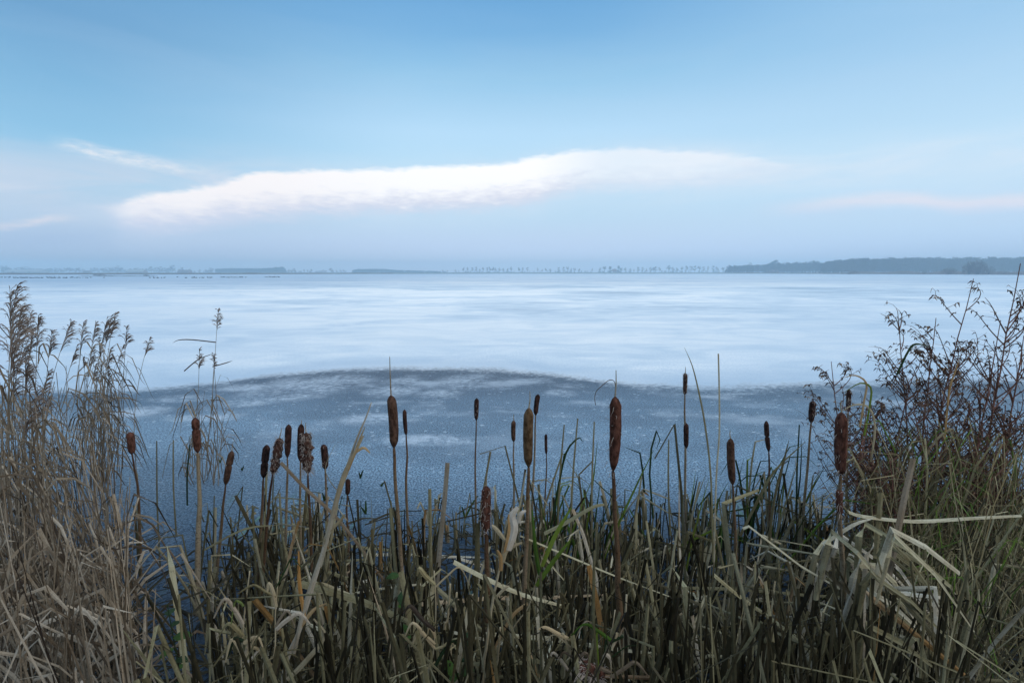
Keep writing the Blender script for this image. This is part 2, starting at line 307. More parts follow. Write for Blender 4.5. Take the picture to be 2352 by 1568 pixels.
# ------------------------------------------------------------------ mesh builder
class MB:
    def __init__(s): s.v = []; s.f = []; s.t = []; s.uv = []
    def vert(s, p, tint=.5, uv=(0, 0)): s.v.append(tuple(p)); s.t.append(tint); s.uv.append(uv); return len(s.v)-1
    def ribbon(s, pts, ws, nrm=None, tint=.5, crease=.25, twist=0., tipt=None):
        pts = [Vector(p) for p in pts]; n = len(pts); prev = None; L = 0; off = random.random()*5
        nr = Vector(nrm) if nrm is not None else Vector((random.uniform(-1, 1), random.uniform(-1, -.2), random.uniform(0, .6)))
        for i, p in enumerate(pts):
            tg = (pts[min(i+1, n-1)]-pts[max(i-1, 0)])
            if tg.length < 1e-7: tg = Vector((0, 0, 1))
            tg.normalize()
            if i: L += (p-pts[i-1]).length
            sd_ = tg.cross(nr)
            if sd_.length < 1e-3: sd_ = tg.cross(Vector((.3, .9, .1)))
            sd_.normalize()
            if twist: sd_ = Matrix.Rotation(twist*i/max(1, n-1), 3, tg) @ sd_
            if prev and sd_.dot(prev) < 0: sd_ = -sd_
            prev = sd_; nn_ = sd_.cross(tg)
            h = ws[i]*.5; tt = tint if tipt is None else tint+(tipt-tint)*i/(n-1)
            a = s.vert(p-sd_*h, tt, (off, L)); s.vert(p+nn_*h*crease, tt, (off+h, L)); s.vert(p+sd_*h, tt, (off+2*h, L))
            if i:
                s.f.append((a-3, a-2, a+1, a)); s.f.append((a-2, a-1, a+2, a+1))
    def tube(s, pts, rs, n=5, tint=.5, tipt=None, cap=True):
        pts = [Vector(p) for p in pts]; m_ = len(pts); ref = Vector((.31, -.9, .2)); L = 0; off = random.random()*5; rings = []
        for i, p in enumerate(pts):
            tg = (pts[min(i+1, m_-1)]-pts[max(i-1, 0)]); tg.normalize()
            if i: L += (p-pts[i-1]).length
            u = tg.cross(ref)
            if u.length < .05: u = tg.cross(Vector((1, 0, 0)))
            u.normalize(); v = tg.cross(u); tt = tint if tipt is None else tint+(tipt-tint)*i/(m_-1)
            ring = [s.vert(p+(u*cos(2*pi*k/n)+v*sin(2*pi*k/n))*rs[i], tt, (off+k*.004, L)) for k in range(n)]
            if rings:
                q = rings[-1]
                for k in range(n): s.f.append((q[k], q[(k+1) % n], ring[(k+1) % n], ring[k]))
            rings.append(ring)
        if cap: s.f.append(tuple(reversed(rings[0]))); s.f.append(tuple(rings[-1]))
    def tri(s, a, b, c, tint=.5):
        i = s.vert(a, tint); s.vert(b, tint); s.vert(c, tint); s.f.append((i, i+1, i+2))
    def box(s, lo, hi, tint=.5):
        x0, y0, z0 = lo; x1, y1, z1 = hi
        i = [s.vert(p, tint) for p in ((x0, y0, z0), (x1, y0, z0), (x1, y1, z0), (x0, y1, z0), (x0, y0, z1), (x1, y0, z1), (x1, y1, z1), (x0, y1, z1))]
        for f in ((0, 3, 2, 1), (4, 5, 6, 7), (0, 1, 5, 4), (1, 2, 6, 5), (2, 3, 7, 6), (3, 0, 4, 7)): s.f.append(tuple(i[k] for k in f))
    def mesh(s, name, material, origin=(0, 0, 0), smooth=False):
        me = bpy.data.meshes.new(name); o = Vector(origin)
        me.from_pydata([(x-o.x, y-o.y, z-o.z) for x, y, z in s.v], [], s.f)
        a = me.attributes.new('tint', 'FLOAT', 'POINT'); a.data.foreach_set('value', [max(0, min(1, q)) for q in s.t])
        u = me.uv_layers.new(name='uv'); li = [0]*len(me.loops); me.loops.foreach_get('vertex_index', li)
        fl = []
        for k in li: fl.extend(s.uv[k])
        u.data.foreach_set('uv', fl)
        me.materials.append(material)
        if smooth: me.polygons.foreach_set('use_smooth', [True]*len(me.polygons))
        me.update(); return me
    def obj(s, name, material, parent=None, origin=(0, 0, 0), smooth=False):
        # with a parent the vertices are given in world space and origin is the parent's place
        me = s.mesh(name, material, origin, smooth); ob = bpy.data.objects.new(name, me); COL.objects.link(ob)
        if parent is not None: ob.parent = parent
        else: ob.location = origin
        return ob
def tag(o, label=None, cat=None, group=None, kind=None):
    if label: o['label'] = label
    if cat: o['category'] = cat
    if group: o['group'] = group
    if kind: o['kind'] = kind
    return o
def empty(name, loc, label, cat, group=None):
    o = bpy.data.objects.new(name, None); COL.objects.link(o); o.location = loc; o.empty_display_size = .1
    return tag(o, label, cat, group)
U = random.uniform
def dup(root, loc, rotz=0., sc=1., label=None, group=None):
    r = root.copy(); COL.objects.link(r); r.location = loc; r.rotation_euler = (0, 0, rotz); r.scale = (sc, sc, sc) if not hasattr(sc, '__len__') else sc
    if label: r['label'] = label
    if group: r['group'] = group
    for ch in list(root.children):
        c = ch.copy(); COL.objects.link(c); c.parent = r
    return r

# ------------------------------------------------------------------ lake, ground
shore_px = [(x_, G(x_, y_).y) for x_, y_ in [(-60, 630.8), (0, 630.7), (588, 629.8), (1000, 628.6), (1176, 628.3), (1764, 628.5), (1960, 629.5), (2352, 631.4), (2600, 631.6)]]
def shoreD(azd):      # depth (world y) of the far shore for a compass angle in degrees
    x = 1176+FOC*tan(R(max(-55, min(55, azd))))
    for (a, da), (b, db_) in zip(shore_px, shore_px[1:]):
        if a <= x <= b: return da+(db_-da)*(x-a)/(b-a)
    return shore_px[0][1] if x < 0 else shore_px[-1][1]
bm_v = []; bm_f = []
NA = 240; rs_t = [0, .0015, .003, .0045, .006, .01, .02, .06, .2, .5, .9, .985, .997, 1.0, 1.006, 1.02, 1.06, 1.3, 1.9, 2.6, 4.0]
for i in range(NA):
    a = -180+360*i/NA; front = abs(a) < 84
    D = shoreD(a)/max(cos(R(min(abs(a), 55))), .3)
    for tt in rs_t:
        r = min(D*tt, 1150+tt); x = r*sin(R(a)); y = r*cos(R(a))
        n = mnoise.noise(Vector((x*.7, y*.7, 0)))*.12
        zfar = -.6 if tt < .99 else min(.5, -.1+(tt-.997)*60)
        znear = max(-.6, min(.42, (.95-y)*.9)) if r < 60 or y < 2 else -.6
        if abs(a) > 84 and y < .5: znear = .42
        bm_v.append((x, y, max(zfar, znear)+n*(1 if y < 2 else 0)))
for i in range(NA):
    for k in range(len(rs_t)-1):
        a = i*len(rs_t)+k; b = ((i+1) % NA)*len(rs_t)+k
        bm_f.append((a, a+1, b+1, b))
me = bpy.data.meshes.new('ground'); me.from_pydata(bm_v, [], bm_f); me.materials.append(M['ground'])
me.polygons.foreach_set('use_smooth', [True]*len(me.polygons))
go = bpy.data.objects.new('ground', me); COL.objects.link(go)
tag(go, 'dark muddy bank and flat winter farmland around the frozen lake', 'ground', kind='structure')
ib = MB()
N = 96
c0 = ib.vert((0, 3, 0))
ring = [ib.vert((900*sin(2*pi*k/N), 3+900*cos(2*pi*k/N), 0)) for k in range(N)]
for k in range(N): ib.f.append((c0, ring[(k+1) % N], ring[k]))
tag(ib.obj('lake_ice', M['ice']), 'frozen lake with white frost beyond dark clear ice', 'lake ice', kind='structure')

# ------------------------------------------------------------------ far shore reed belt (stuff)
def frand(): return random.random()
mb = MB()
for i in range(26000):
    x = U(-120, 2480); dd = shoreD(math.degrees(atan((x-1176)/FOC)))
    d = dd+U(.5, 14); p = P(x, 625, d)
    h = .95 if x < 900 else (.6 if x < 1650 else (1.1 if x < 1950 else 2.1))
    h *= .75+.5*mnoise.noise(Vector((x*.02, 0, 0)))+.2*frand(); wd_ = U(.25, .6)
    b = Vector((p.x, d, .0)); mb.tri(b+Vector((-wd_, 0, 0)), b+Vector((wd_, 0, 0)), b+Vector((U(-.4, .4), 0, h)), frand())
tag(mb.obj('reed_belt', M['far_reed']), 'low brown strip of reeds fringing the far shore of the lake', 'reeds', kind='stuff')

# ------------------------------------------------------------------ far trees
def tree_parts(h, spread, base_h, n, kind='round', slim=.13, seed=0):
    rnd = random.Random(seed); tr = MB(); cr = MB()
    tr.tube([(0, 0, 0), (rnd.uniform(-.02, .02)*h, 0, base_h*h), (rnd.uniform(-.04, .04)*h, 0, h*.8)], [h*.028, h*.02, h*.006], 6)
    for k in range(7):
        a = rnd.uniform(0, 2*pi); z0 = h*(base_h+rnd.uniform(-.05, .25)); r = spread*rnd.uniform(.4, .8)
        tr.tube([(0, 0, z0), (cos(a)*r*.5, sin(a)*r*.5, z0+h*.13), (cos(a)*r, sin(a)*r, z0+h*.3)], [h*.012, h*.008, h*.003], 4)
    clumps = []
    for k in range(11):
        a = rnd.uniform(0, 2*pi); q = rnd.random()**.5*.75; z = rnd.uniform(0, 1)
        env = math.sin(pi*min(1, max(.05, z*.8+.15)))**.6 if kind != 'cone' else (1-z)
        clumps.append((cos(a)*q*spread*env, sin(a)*q*spread*env, h*(base_h+(1-base_h)*z*.88), spread*rnd.uniform(.25, .45)))
    for k in range(n):
        c = rnd.choice(clumps)
        u = rnd.uniform(-1, 1); a = rnd.uniform(0, 2*pi); rr = c[3]*rnd.random()**.4
        p = Vector((c[0]+rr*cos(a)*math.sqrt(1-u*u), c[1]+rr*sin(a)*math.sqrt(1-u*u), min(h, c[2]+rr*u*.8)))
        dr = Vector((p.x*.5+rnd.uniform(-.5, .5), p.y*.5+rnd.uniform(-.5, .5), rnd.uniform(.2, 1.3))); dr.normalize()
        L = h*rnd.uniform(.06, .13); sd_ = dr.cross(Vector((rnd.uniform(-1, 1), 1, rnd.uniform(-1, 1)))); sd_.normalize()
        cr.tri(p-sd_*slim*h*.08, p+sd_*slim*h*.08, p+dr*L, rnd.random())
    return tr, cr
def make_tree(name, label, cat, h, spread, base_h, n, kind='round', mt='twigs', seed=0, group=None, slim=.13):
    tr, cr = tree_parts(h, spread, base_h, n, kind, slim, seed)
    e = empty(name, (0, 0, 0), label, cat, group)
    tr.obj('trunk', M['bark'], e); cr.obj('crown', M[mt], e); return e
GZ = .45
protoA = [make_tree('avenue_tree', 'x', 'tree', 10, 2.6, .38, 420, seed=s_, slim=.16) for s_ in range(5)]
protoW = [make_tree('bare_tree', 'x', 'tree', 10, 4.6, .22, 650, seed=20+s_, slim=.16) for s_ in range(5)]
usedp = set()
def place_tree(protos, xv, ytop, d, label, group=None, sx=1., zb=GZ):
    pr = random.choice(protos); p = P(xv, ytop, d); h = (p.z-zb)/10
    loc = (p.x, d, zb); sc = (h*sx, h*sx, h)
    if pr.name not in usedp:
        usedp.add(pr.name); pr.location = loc; pr.scale = sc; pr['label'] = label; pr.rotation_euler.z = U(0, 6)
        if group: pr['group'] = group
        return pr
    return dup(pr, loc, U(0, 6), sc, label, group)
# avenue in the middle distance; y from the horizon strip
av = [(588+q/4, 575.7+t_/4) for q, t_ in [(1830, 175), (1905, 153), (1943, 155), (1985, 156), (2023, 152), (2057, 168), (2088, 152), (2125, 157), (2150, 150), (2177, 150), (2200, 158), (2238, 156), (2270, 164), (2312, 160), (2342, 152)]]
av2 = [(1176+q/4, 575.7+t_/4) for q, t_ in [(65, 155), (100, 158), (142, 154), (237, 160), (277, 172), (312, 162), (352, 166), (430, 156), (475, 153), (512, 147), (542, 166), (576, 160), (618, 164), (735, 164), (808, 154), (850, 142), (1005, 158), (1040, 160), (1087, 166), (1120, 174), (1160, 153), (1200, 154), (1237, 166), (1277, 150), (1300, 156), (1320, 150), (1358, 150), (1440, 140), (1480, 150), (1518, 158), (1562, 148), (1602, 142), (1645, 143), (1682, 143), (1725, 141), (1760, 150), (1803, 148), (1850, 142), (1887, 147), (1940, 153)]]
gl = 'slim bare trees of the far avenue'
for x, y in av: place_tree(protoA, x, y-.6, 850, 'slim bare avenue tree on the far shore, left of the lone house', gl, U(.9, 1.25))
for x, y in av2[:16]: place_tree(protoA, x, y-.6, 850, 'slim bare avenue tree on the far shore, left of the lone house', gl, U(.9, 1.25))
for x, y in av2[16:]: place_tree(protoA, x, y-.6, 850, 'slim bare avenue tree between the lone house and the right-hand wood', gl, U(.9, 1.25))
glt = 'bare trees on the left far shore'
for q, t_, s_ in [(20, 140, 1.3), (45, 142, 1.3), (75, 150, 1.2), (150, 150, 1.1), (190, 148, 1.1), (225, 150, 1.1), (262, 150, 1.1), (300, 158, 1.1), (350, 160, 1.1), (385, 162, 1.1), (410, 165, .8), (440, 162, 1), (470, 162, 1), (515, 158, 1.2), (555, 162, 1.1), (590, 160, 1.2), (630, 156, 1.2), (665, 160, 1.1), (700, 158, 1.1), (722, 155, 1), (765, 165, .9), (838, 160, .8), (865, 158, .8), (890, 160, .8), (930, 158, 1.1), (965, 155, 1.1), (1000, 158, 1.1), (1030, 152, 1.1), (1075, 141, 1.25), (1110, 150, 1), (1145, 170, 1), (1200, 165, 1), (1240, 160, .9), (1265, 155, .8), (1300, 162, 1.1), (1345, 160, .9), (1385, 146, 1.0), (1430, 156, .9), (1465, 142, .9), (1500, 160, 1), (1525, 156, 1), (1553, 155, .8), (1580, 128, .8), (1640, 166, 1), (1670, 154, .8), (1745, 162, .9), (1830, 172, 1), (1890, 170, .8), (1945, 155, 1.2), (1918, 172, .8)]:
    place_tree(protoW, q/4, 575.7+t_/4-.4, 860, 'hazy bare tree in the left farm woodland on the far shore', glt, s_*.95)
glm = 'scattered hedgerow trees on the centre-left far shore'
for q, t_, s_ in [(300, 172, 1.1), (350, 162, 1.1), (325, 176, 1.1), (405, 184, .7), (440, 172, .6), (475, 176, .6), (510, 168, .6), (600, 185, 1.4), (615, 174, 1), (640, 180, .8), (690, 157, .95), (705, 176, .8), (737, 174, .6), (770, 170, .6), (805, 174, .8), (970, 186, 1), (1035, 172, .7), (1280, 178, 1), (1325, 180, 1), (1410, 178, .8), (1715, 176, .8), (1755, 180, .8), (575, 188, 1.3), (545, 190, 1.3)]:
    place_tree(protoW, 588+q/4, 575.7+t_/4-.4, 900, 'small hazy hedgerow tree on the centre-left far shore', glm, s_)
glr = 'bare trees in front of the right-hand wood'
for q, t_, s_ in [(1990, 132, .9), (2012, 130, .8), (2040, 134, .8), (2060, 130, .8), (2090, 136, .8), (2115, 130, .8), (2140, 134, .8), (2162, 138, .8), (2185, 113, .9), (2215, 125, .9), (2245, 130, .8), (2275, 130, .8), (2305, 122, .9), (2335, 120, .9)]:
    place_tree(protoW, 1176+q/4, 575.7+t_/4, 520, 'tall hazy bare tree in the grove left of the long wood', glr, s_*.9)
for q, t_, s_ in [(10, 120, .9), (45, 100, .9), (78, 86, 1.15), (115, 98, .9), (145, 108, .8), (175, 104, .8), (205, 102, .8), (235, 106, .8), (265, 102, .8), (295, 104, .8), (325, 100, .8), (355, 100, .8), (385, 96, .8), (415, 90, .9), (445, 96, .9), (475, 98, .9), (495, 108, .7)]:
    place_tree(protoW, 1764+q/4, 575.7+t_/4, 520, 'tall hazy bare tree in the grove left of the long wood', glr, s_*.9)
# conifers by the lone house
pc = [make_tree('conifer', 'dark dense conifer beside the lone lakeside house', 'tree', 10, 3.2, .08, 900, 'cone', 'conifer', 50, slim=.35)]
usedp.discard(pc[0].name)
place_tree(pc, 1176+903/4, 575.7+143/4, 800, 'dark dense evergreen left of the lone lakeside house', None, 1.3)
place_tree(pc, 1176+980/4, 575.7+136/4, 800, 'tall dark evergreen right of the lone lakeside house', None, .9)
place_tree(pc, 1176+998/4, 575.7+160/4, 798, 'short dark evergreen at the right end of the lone house garden', None, 1.1)

# long wood on the right, and far hazy woods (each one mass)
def wood(name, label, strip, d0, d1, n, ntri, tri):
    tr = MB()
    for i in range(n):
        x = U(strip[0][0], strip[-1][0]); d = U(d0, d1)
        for (a, ya), (b, yb) in zip(strip, strip[1:]):
            if a <= x <= b: yt = ya+(yb-ya)*(x-a)/(b-a); break
        p = P(x, yt, d0); h = (p.z-GZ)*(1+U(-.12, .05)+.05*mnoise.noise(Vector((x*.09, d*.02, 0)))); px_ = P(x, yt, d).x
        tr.tube([(px_, d, GZ), (px_, d, GZ+h*.85)], [.22, .06], 3, cap=False)
        for k in range(ntri):
            z = GZ+h*(.12+.88*frand()**.75); r = h*.2*(1.05-.5*abs((z-GZ)/h-.5))
            q = Vector((px_+U(-r, r), d+U(-r, r), z)); dr = Vector((U(-.6, .6), U(-.3, .3), 1)).normalized()
            s_ = Vector((U(.6, 1), U(-.4, .4), 0)); tr.tri(q-s_*tri, q+s_*tri, q+dr*h*U(.05, .1), frand())
    return tag(tr.obj(name, M['twigs']), label, 'wood', kind='stuff')
# strip positions in frame units: x = 1176+(zoom x)/4
S4 = lambda q, y: (1764+q/4, y)
wood('wood', 'long dense bare wood on the right far shore behind the reeds', [S4(500, 604), S4(560, 600), S4(640, 598), S4(720, 595.5), S4(850, 594), S4(1300, 592.5), S4(1800, 592.5), S4(2352, 591.5), S4(3200, 591)], 430, 520, 800, 110, .55)
wood('wood', 'hazy bare grove joining the avenue to the long wood on the right', [(1176+1955/4, 622), (1176+2000/4, 612), (1176+2180/4, 609), (1176+2352/4, 607), S4(60, 604), S4(120, 606), S4(300, 605), S4(470, 604), S4(510, 612), S4(530, 620)], 560, 600, 260, 70, .5)
S1 = lambda q, y: (q/4, y); S2 = lambda q, y: (588+q/4, y)
wood('wood', 'hazy mixed plantation on the left far shore', [S1(1980, 617.8), S1(2180, 616.5), S2(0, 616.5), S2(160, 615.5), S2(185, 613.5), S2(250, 613.8), S2(270, 619)], 930, 990, 330, 90, .75)
wood('wood', 'low hazy wood in the middle of the far shore', [S2(885, 621), S2(930, 618), S2(1050, 617.8), S2(1200, 618), S2(1260, 620), S2(1420, 621.3), S2(1700, 622.6)], 980, 1040, 330, 80, .8)
wood('wood', 'faint blue tree line farthest off along the whole horizon', [(-80, 621.2), (300, 621.5), (700, 622.2), (1176, 622.6), (1600, 621.6), (1800, 621), (2400, 620)], 1060, 1120, 500, 45, 1.8)

# ------------------------------------------------------------------ shore shrubs, islet, buildings
def make_shrub(name, h, r, n, label, cat='shrub', group=None, mt='shrub', seed=1, slim=.02):
    rnd = random.Random(seed); st = MB(); tw = MB()
    for k in range(14):
        a = rnd.uniform(0, 2*pi); q = rnd.uniform(.2, 1)*r
        st.tube([(cos(a)*q*.12, sin(a)*q*.12, 0), (cos(a)*q*.5, sin(a)*q*.5, h*.5), (cos(a)*q, sin(a)*q, h*rnd.uniform(.7, .95))], [h*.018, h*.01, h*.004], 4)
    for k in range(n):
        a = rnd.uniform(0, 2*pi); q = r*rnd.random()**.5; z = rnd.random()**.8*h*(1-.45*(q/r)**2)
        p = Vector((cos(a)*q, sin(a)*q, z)); dr = Vector((cos(a)*.4+rnd.uniform(-.3, .3), sin(a)*.4, rnd.uniform(.4, 1))).normalized()
        s_ = Vector((rnd.uniform(.5, 1), rnd.uniform(-.5, .5), 0)); tw.tri(p-s_*h*slim, p+s_*h*slim, p+dr*h*rnd.uniform(.1, .22), rnd.random())
    e = empty(name, (0, 0, 0), label, cat, group); st.obj('stems', M['bark'], e); tw.obj('twigs', M[mt], e); return e
for i, (x, y, half, d, lab, n) in enumerate([(1764+1670/4, 614.5, 14, 262, 'round leafless shrub on the right far shore, left of the two tall ones', 900),
        (1764+1862/4, 600.5, 12, 262, 'tall thin leafless shrub on the right far shore before the wood', 600),
        (1764+1940/4, 598.5, 15, 262, 'tallest fan-shaped leafless shrub on the right far shore before the wood', 800),
        (1764+2035/4, 612, 11, 262, 'short leafless shrub just right of the tallest shore shrub', 500),
        (1764+750/4, 620, 18, 262, 'low grey bush at the left end of the right-hand shore reeds', 500),
        (1764+1440/4, 621, 12, 262, 'low dark willow bush at the foot of the right-hand wood', 500),
        (1764+2160/4, 622, 14, 262, 'low green-brown bush at the far right of the shore', 500)]):
    p = P(x, y, d); e = make_shrub('shrub', p.z-.3, half/FOC*d, n, lab, 'shrub', seed=30+i); e.location = (p.x, d, .3)
# islet
yi = G(0, 634.6).y
im = MB(); nx = 60; x0 = P(182, 630, yi).x; x1 = P(361, 630, yi).x
for i in range(nx+1):
    f = i/nx; hh = .22*math.sin(pi*f)**.35*(.7+.5*mnoise.noise(Vector((f*9, 0, 0))))
    for j in range(7):
        g_ = (j-3)/3; im.vert((x0+(x1-x0)*f, yi+g_*2.2*math.sin(pi*min(max(f, .02), .98))**.5+.6*mnoise.noise(Vector((f*7, 3, 0))), hh*(1-g_*g_)-.05), frand())
for i in range(nx):
    for j in range(6):
        a = i*7+j; im.f.append((a, a+7, a+8, a+1))
tag(im.obj('islet', M['islet_mud'], smooth=True), 'thin muddy islet lying in the ice on the left', 'islet', kind='structure')
gi = 'low shrubs on the islet'
for i, (xa, xb, yt, lab) in enumerate([(183, 201, 632.6, 'flat dark sedge bush at the left tip of the islet'), (217, 240, 629, 'tallest dark bush on the islet, left of its middle'), (200, 219, 633, 'low straggly bush left of the tallest islet bush'),
        (244, 272, 631.5, 'wide dark bush right of the tallest islet bush'), (274, 298, 632.5, 'flat grey bush at the middle of the islet'), (297, 316, 632.4, 'flat bush right of the middle of the islet'),
        (318, 326, 633.4, 'tiny tuft between two bushes of the islet'), (330, 341, 630.8, 'small upright bush near the right end of the islet'), (343, 361, 632.6, 'flat dark bush at the right tip of the islet')]):
    p = P((xa+xb)/2, yt, yi); e = make_shrub('islet_shrub', p.z, (xb-xa)/2/FOC*yi*1.05, 500, lab, 'shrub', gi, 'shrub', 60+i, .05); e.location = (p.x, yi, .02)
# barn: long low roof, gable to the right
ORD = ['zeroth', 'first', 'second', 'third', 'fourth', 'fifth', 'sixth', 'seventh', 'eighth', 'ninth', 'tenth', 'eleventh', 'twelfth', 'thirteenth', 'fourteenth', 'fifteenth', 'sixteenth', 'seventeenth', 'eighteenth', 'nineteenth', 'twentieth']
def ordw(n):
    if n <= 20: return ORD[n]
    return '%d%s' % (n, 'th' if n % 100 in (11, 12, 13) else {1: 'st', 2: 'nd', 3: 'rd'}.get(n % 10, 'th'))
def number(group, noun, where, key=lambda o: o.location.x/max(.1, o.location.y)):
    obs = sorted([o for o in COL.objects if o.get('group') == group], key=key)
    for i, o in enumerate(obs): o['label'] = '%s, %s from the left %s' % (noun, ordw(i+1), where)
number('slim bare trees of the far avenue', 'slim bare avenue tree', 'in the row on the far shore')
number('bare trees on the left far shore', 'hazy bare tree', 'in the farm woodland on the left shore')
number('scattered hedgerow trees on the centre-left far shore', 'small hazy tree', 'in the scattered hedgerow line')
number('bare trees in front of the right-hand wood', 'tall hazy bare tree', 'in the grove before the long wood')
def building(name, label, xa, xb, yt, ye, d, wallm, roofm, depth, extras, group=None):
    a = P(xa, ye, d); b = P(xb, ye, d); zt = P(xa, yt, d).z; ze = a.z
    e = empty(name, ((a.x+b.x)/2, d, GZ), label, 'building'); o = (e.location.x, d, GZ)
    wl = MB(); L = a.x; Rr = b.x
    i = [wl.vert(q) for q in [(L, d, GZ-.3), (Rr, d, GZ-.3), (Rr, d+depth, GZ-.3), (L, d+depth, GZ-.3), (L, d, ze), (Rr, d, ze), (Rr, d+depth, ze), (L, d+depth, ze), (Rr, d+depth/2, zt), (L, d+depth/2, zt)]]
    wl.f += [(i[0], i[1], i[5], i[4]), (i[1], i[2], i[6], i[8], i[5]), (i[2], i[3], i[7], i[6]), (i[3], i[0], i[4], i[9], i[7])]
    wl.obj('wall', M[wallm], e, o)
    rf = MB(); ov = .5
    for sgn, y0_ in ((1, d-ov), (-1, d+depth+ov)):
        q = [(L-ov, y0_, ze-.15), (Rr+ov, y0_, ze-.15), (Rr+ov, d+depth/2, zt+.08), (L-ov, d+depth/2, zt+.08)]
        k = [rf.vert(z) for z in q]+[rf.vert((z[0], z[1], z[2]+.22)) for z in q]
        rf.f += [(k[0], k[1], k[2], k[3]), (k[4], k[7], k[6], k[5]), (k[0], k[4], k[5], k[1]), (k[1], k[5], k[6], k[2]), (k[3], k[2], k[6], k[7]), (k[0], k[3], k[7], k[4])]
    rfo = rf.obj('roof', M[roofm], e, o)
    if extras.get('chimney'):
        ch = MB(); cx = L+(Rr-L)*extras['chimney']; ch.box((cx-.5, d+depth/2-.4, zt-.8), (cx+.5, d+depth/2+.4, zt+1.4)); ch.obj('chimney', M['wall_brick'], rfo, o)
    for fx, fz, w_, h_, nm in extras.get('open', []):
        wb = MB(); cx = L+(Rr-L)*fx; wb.box((cx-w_/2, d-.06, GZ+fz), (cx+w_/2, d+.02, GZ+fz+h_)); wb.obj(nm, M['glass_dark'], e, o)
    return e
wn = [(f, .9, 1.0, 1.2, 'window') for f in (.2, .45, .75)]
building('barn', 'long low grey-roofed barn at the far left, hazy behind the reeds', 8, 92, 619.2, 624.4, 780, 'wall_grey', 'roof_grey', 16, {'open': [(.25, 0, 4, 2.2, 'door'), (.7, 0, 4, 2.2, 'door')]})
building('shed', 'small pinkish brick shed standing alone right of the long barn', 190, 203, 622.0, 624.4, 780, 'wall_brick', 'roof_tile', 6, {'open': [(.5, 0, 1.6, 1.8, 'door')]})
building('farmhouse', 'broad-roofed farmhouse with a chimney among the left trees', 288, 327, 619.2, 624.2, 800, 'wall_brick', 'roof_grey', 12, {'chimney': .7, 'open': wn})
building('farmhouse', 'farmhouse with a dark roof right of the tallest thin tree on the left', 407, 432, 619.8, 624.2, 800, 'wall_brick', 'roof_tile', 10, {'open': wn})
lh = building('lakeside_house', 'lone house with a steep red roof between dark evergreens', 1176+930/4, 1176+962/4, 618.2, 623.6, 780, 'wall_white', 'roof_tile', 9, {'chimney': .6, 'open': [(.25, .6, 1.2, 1.3, 'window'), (.6, .6, 1.2, 1.3, 'window'), (.85, .0, 1.1, 2.0, 'door')]})
building('farm_shed', 'low white-walled shed before the gap left of the long wood', 1764+450/4, 1764+548/4, 620.6, 622.2, 520, 'wall_white', 'roof_tile', 6, {'open': [(.3, .3, 2, 1.2, 'window'), (.7, .0, 2, 2, 'door')]})
building('farmhouse', 'red-roofed farmhouse under the big round tree of the grove', 1764+22/4, 1764+100/4, 617.8, 622.6, 540, 'wall_brick', 'roof_tile', 10, {'open': wn})

# ------------------------------------------------------------------ waterbirds resting on the ice
def bird(seed, sit=False):
    e = empty('waterbird', (0, 0, 0), 'x', 'bird', 'x'); b = MB(); k = .6 if sit else 1
    # one continuous body: tail - rump - belly - breast - neck - crown - forehead
    pts = [(-.22, 0, .12*k), (-.16, 0, .12*k), (-.08, 0, .11*k), (.02, 0, .105*k), (.10, 0, .12*k), (.145, 0, .17*k), (.155, 0, .22*k), (.175, 0, .25*k), (.215, 0, .245*k)]
    b.tube(pts, [.006, .035, .07, .08, .062, .036, .026, .034, .014], 8)
    b.obj('body', M['feather'], e, smooth=True)
    q = MB(); q.tube([(.21, 0, .245*k), (.24, 0, .238*k), (.262, 0, .232*k)], [.012, .009, .003], 5); q.obj('bill', M['bill'], e)
    for s_ in (-1, 1):
        lg = MB(); lg.tube([(.0, s_*.035, .07*k), (.005, s_*.04, .008)], [.007, .006], 4); lg.tube([(-.01, s_*.04, .006), (.05, s_*.045, .005)], [.008, .012], 4); lg.obj('leg', M['bill'], e)
    return e
bp = [bird(1), bird(2, True)]; used_b = set()
xsA = [10, 22, 45, 55, 80, 90]; xsB = [128, 140, 160, 165, 190, 203, 208, 212, 222, 230, 247, 252, 275, 285, 292, 312, 330, 338, 358, 380, 387, 437, 447, 463, 470, 476, 484, 490, 500, 508, 535, 545, 552, 582, 590, 598, 606, 612, 616]
xsC = [650, 665, 683, 700, 712, 735, 762, 787, 805, 836, 955]; xsD = [1378, 1410, 1420, 1445, 1455, 1485, 1510]; xsE = [1705, 1713, 1765, 1778, 1790, 1800, 1808, 1835, 1855, 1868, 1910, 1925, 1935, 1945]; xsF = [2035, 2050, 2062, 2085, 2100, 2105, 2128, 2145, 2158, 2177, 2200, 2213, 2228, 2258]
xsG = [2352+q for q in (85, 97, 108, 127, 133, 150, 155, 168, 175, 190, 208, 212)]
def birds(xs, y, lab, gr):
    for q in xs:
        p = G(q/4, y+U(-.15, .15)); pr = random.choice(bp); rz = random.choice((0, pi))+U(-.7, .7); s_ = U(1.05, 1.45)
        if pr.name not in used_b:
            used_b.add(pr.name); pr.location = p; pr.rotation_euler.z = rz; pr.scale = (s_,)*3; pr['label'] = lab; pr['group'] = gr
        else: dup(pr, p, rz, s_, lab, gr)
birds(xsA, 637.8, 'small dark waterbird in the short file at the left edge of the ice', 'waterbirds at the left edge of the ice')
birds(xsB, 638.5, 'small dark waterbird in the dense long row before the islet', 'waterbirds in the dense row before the islet')
birds(xsC, 638.2, 'small dark waterbird in the loose row below the left half of the islet', 'waterbirds in the loose row below the islet')
birds(xsD, 638.6, 'small dark waterbird in the sparse group off the right tip of the islet', 'waterbirds off the right tip of the islet')
birds([1630], 636.7, 'single waterbird sitting apart and farther back than the rows', 'lone waterbird')
birds(xsE, 638.2, 'small dark waterbird in the first cluster right of the islet', 'waterbirds in the first cluster right of the islet')
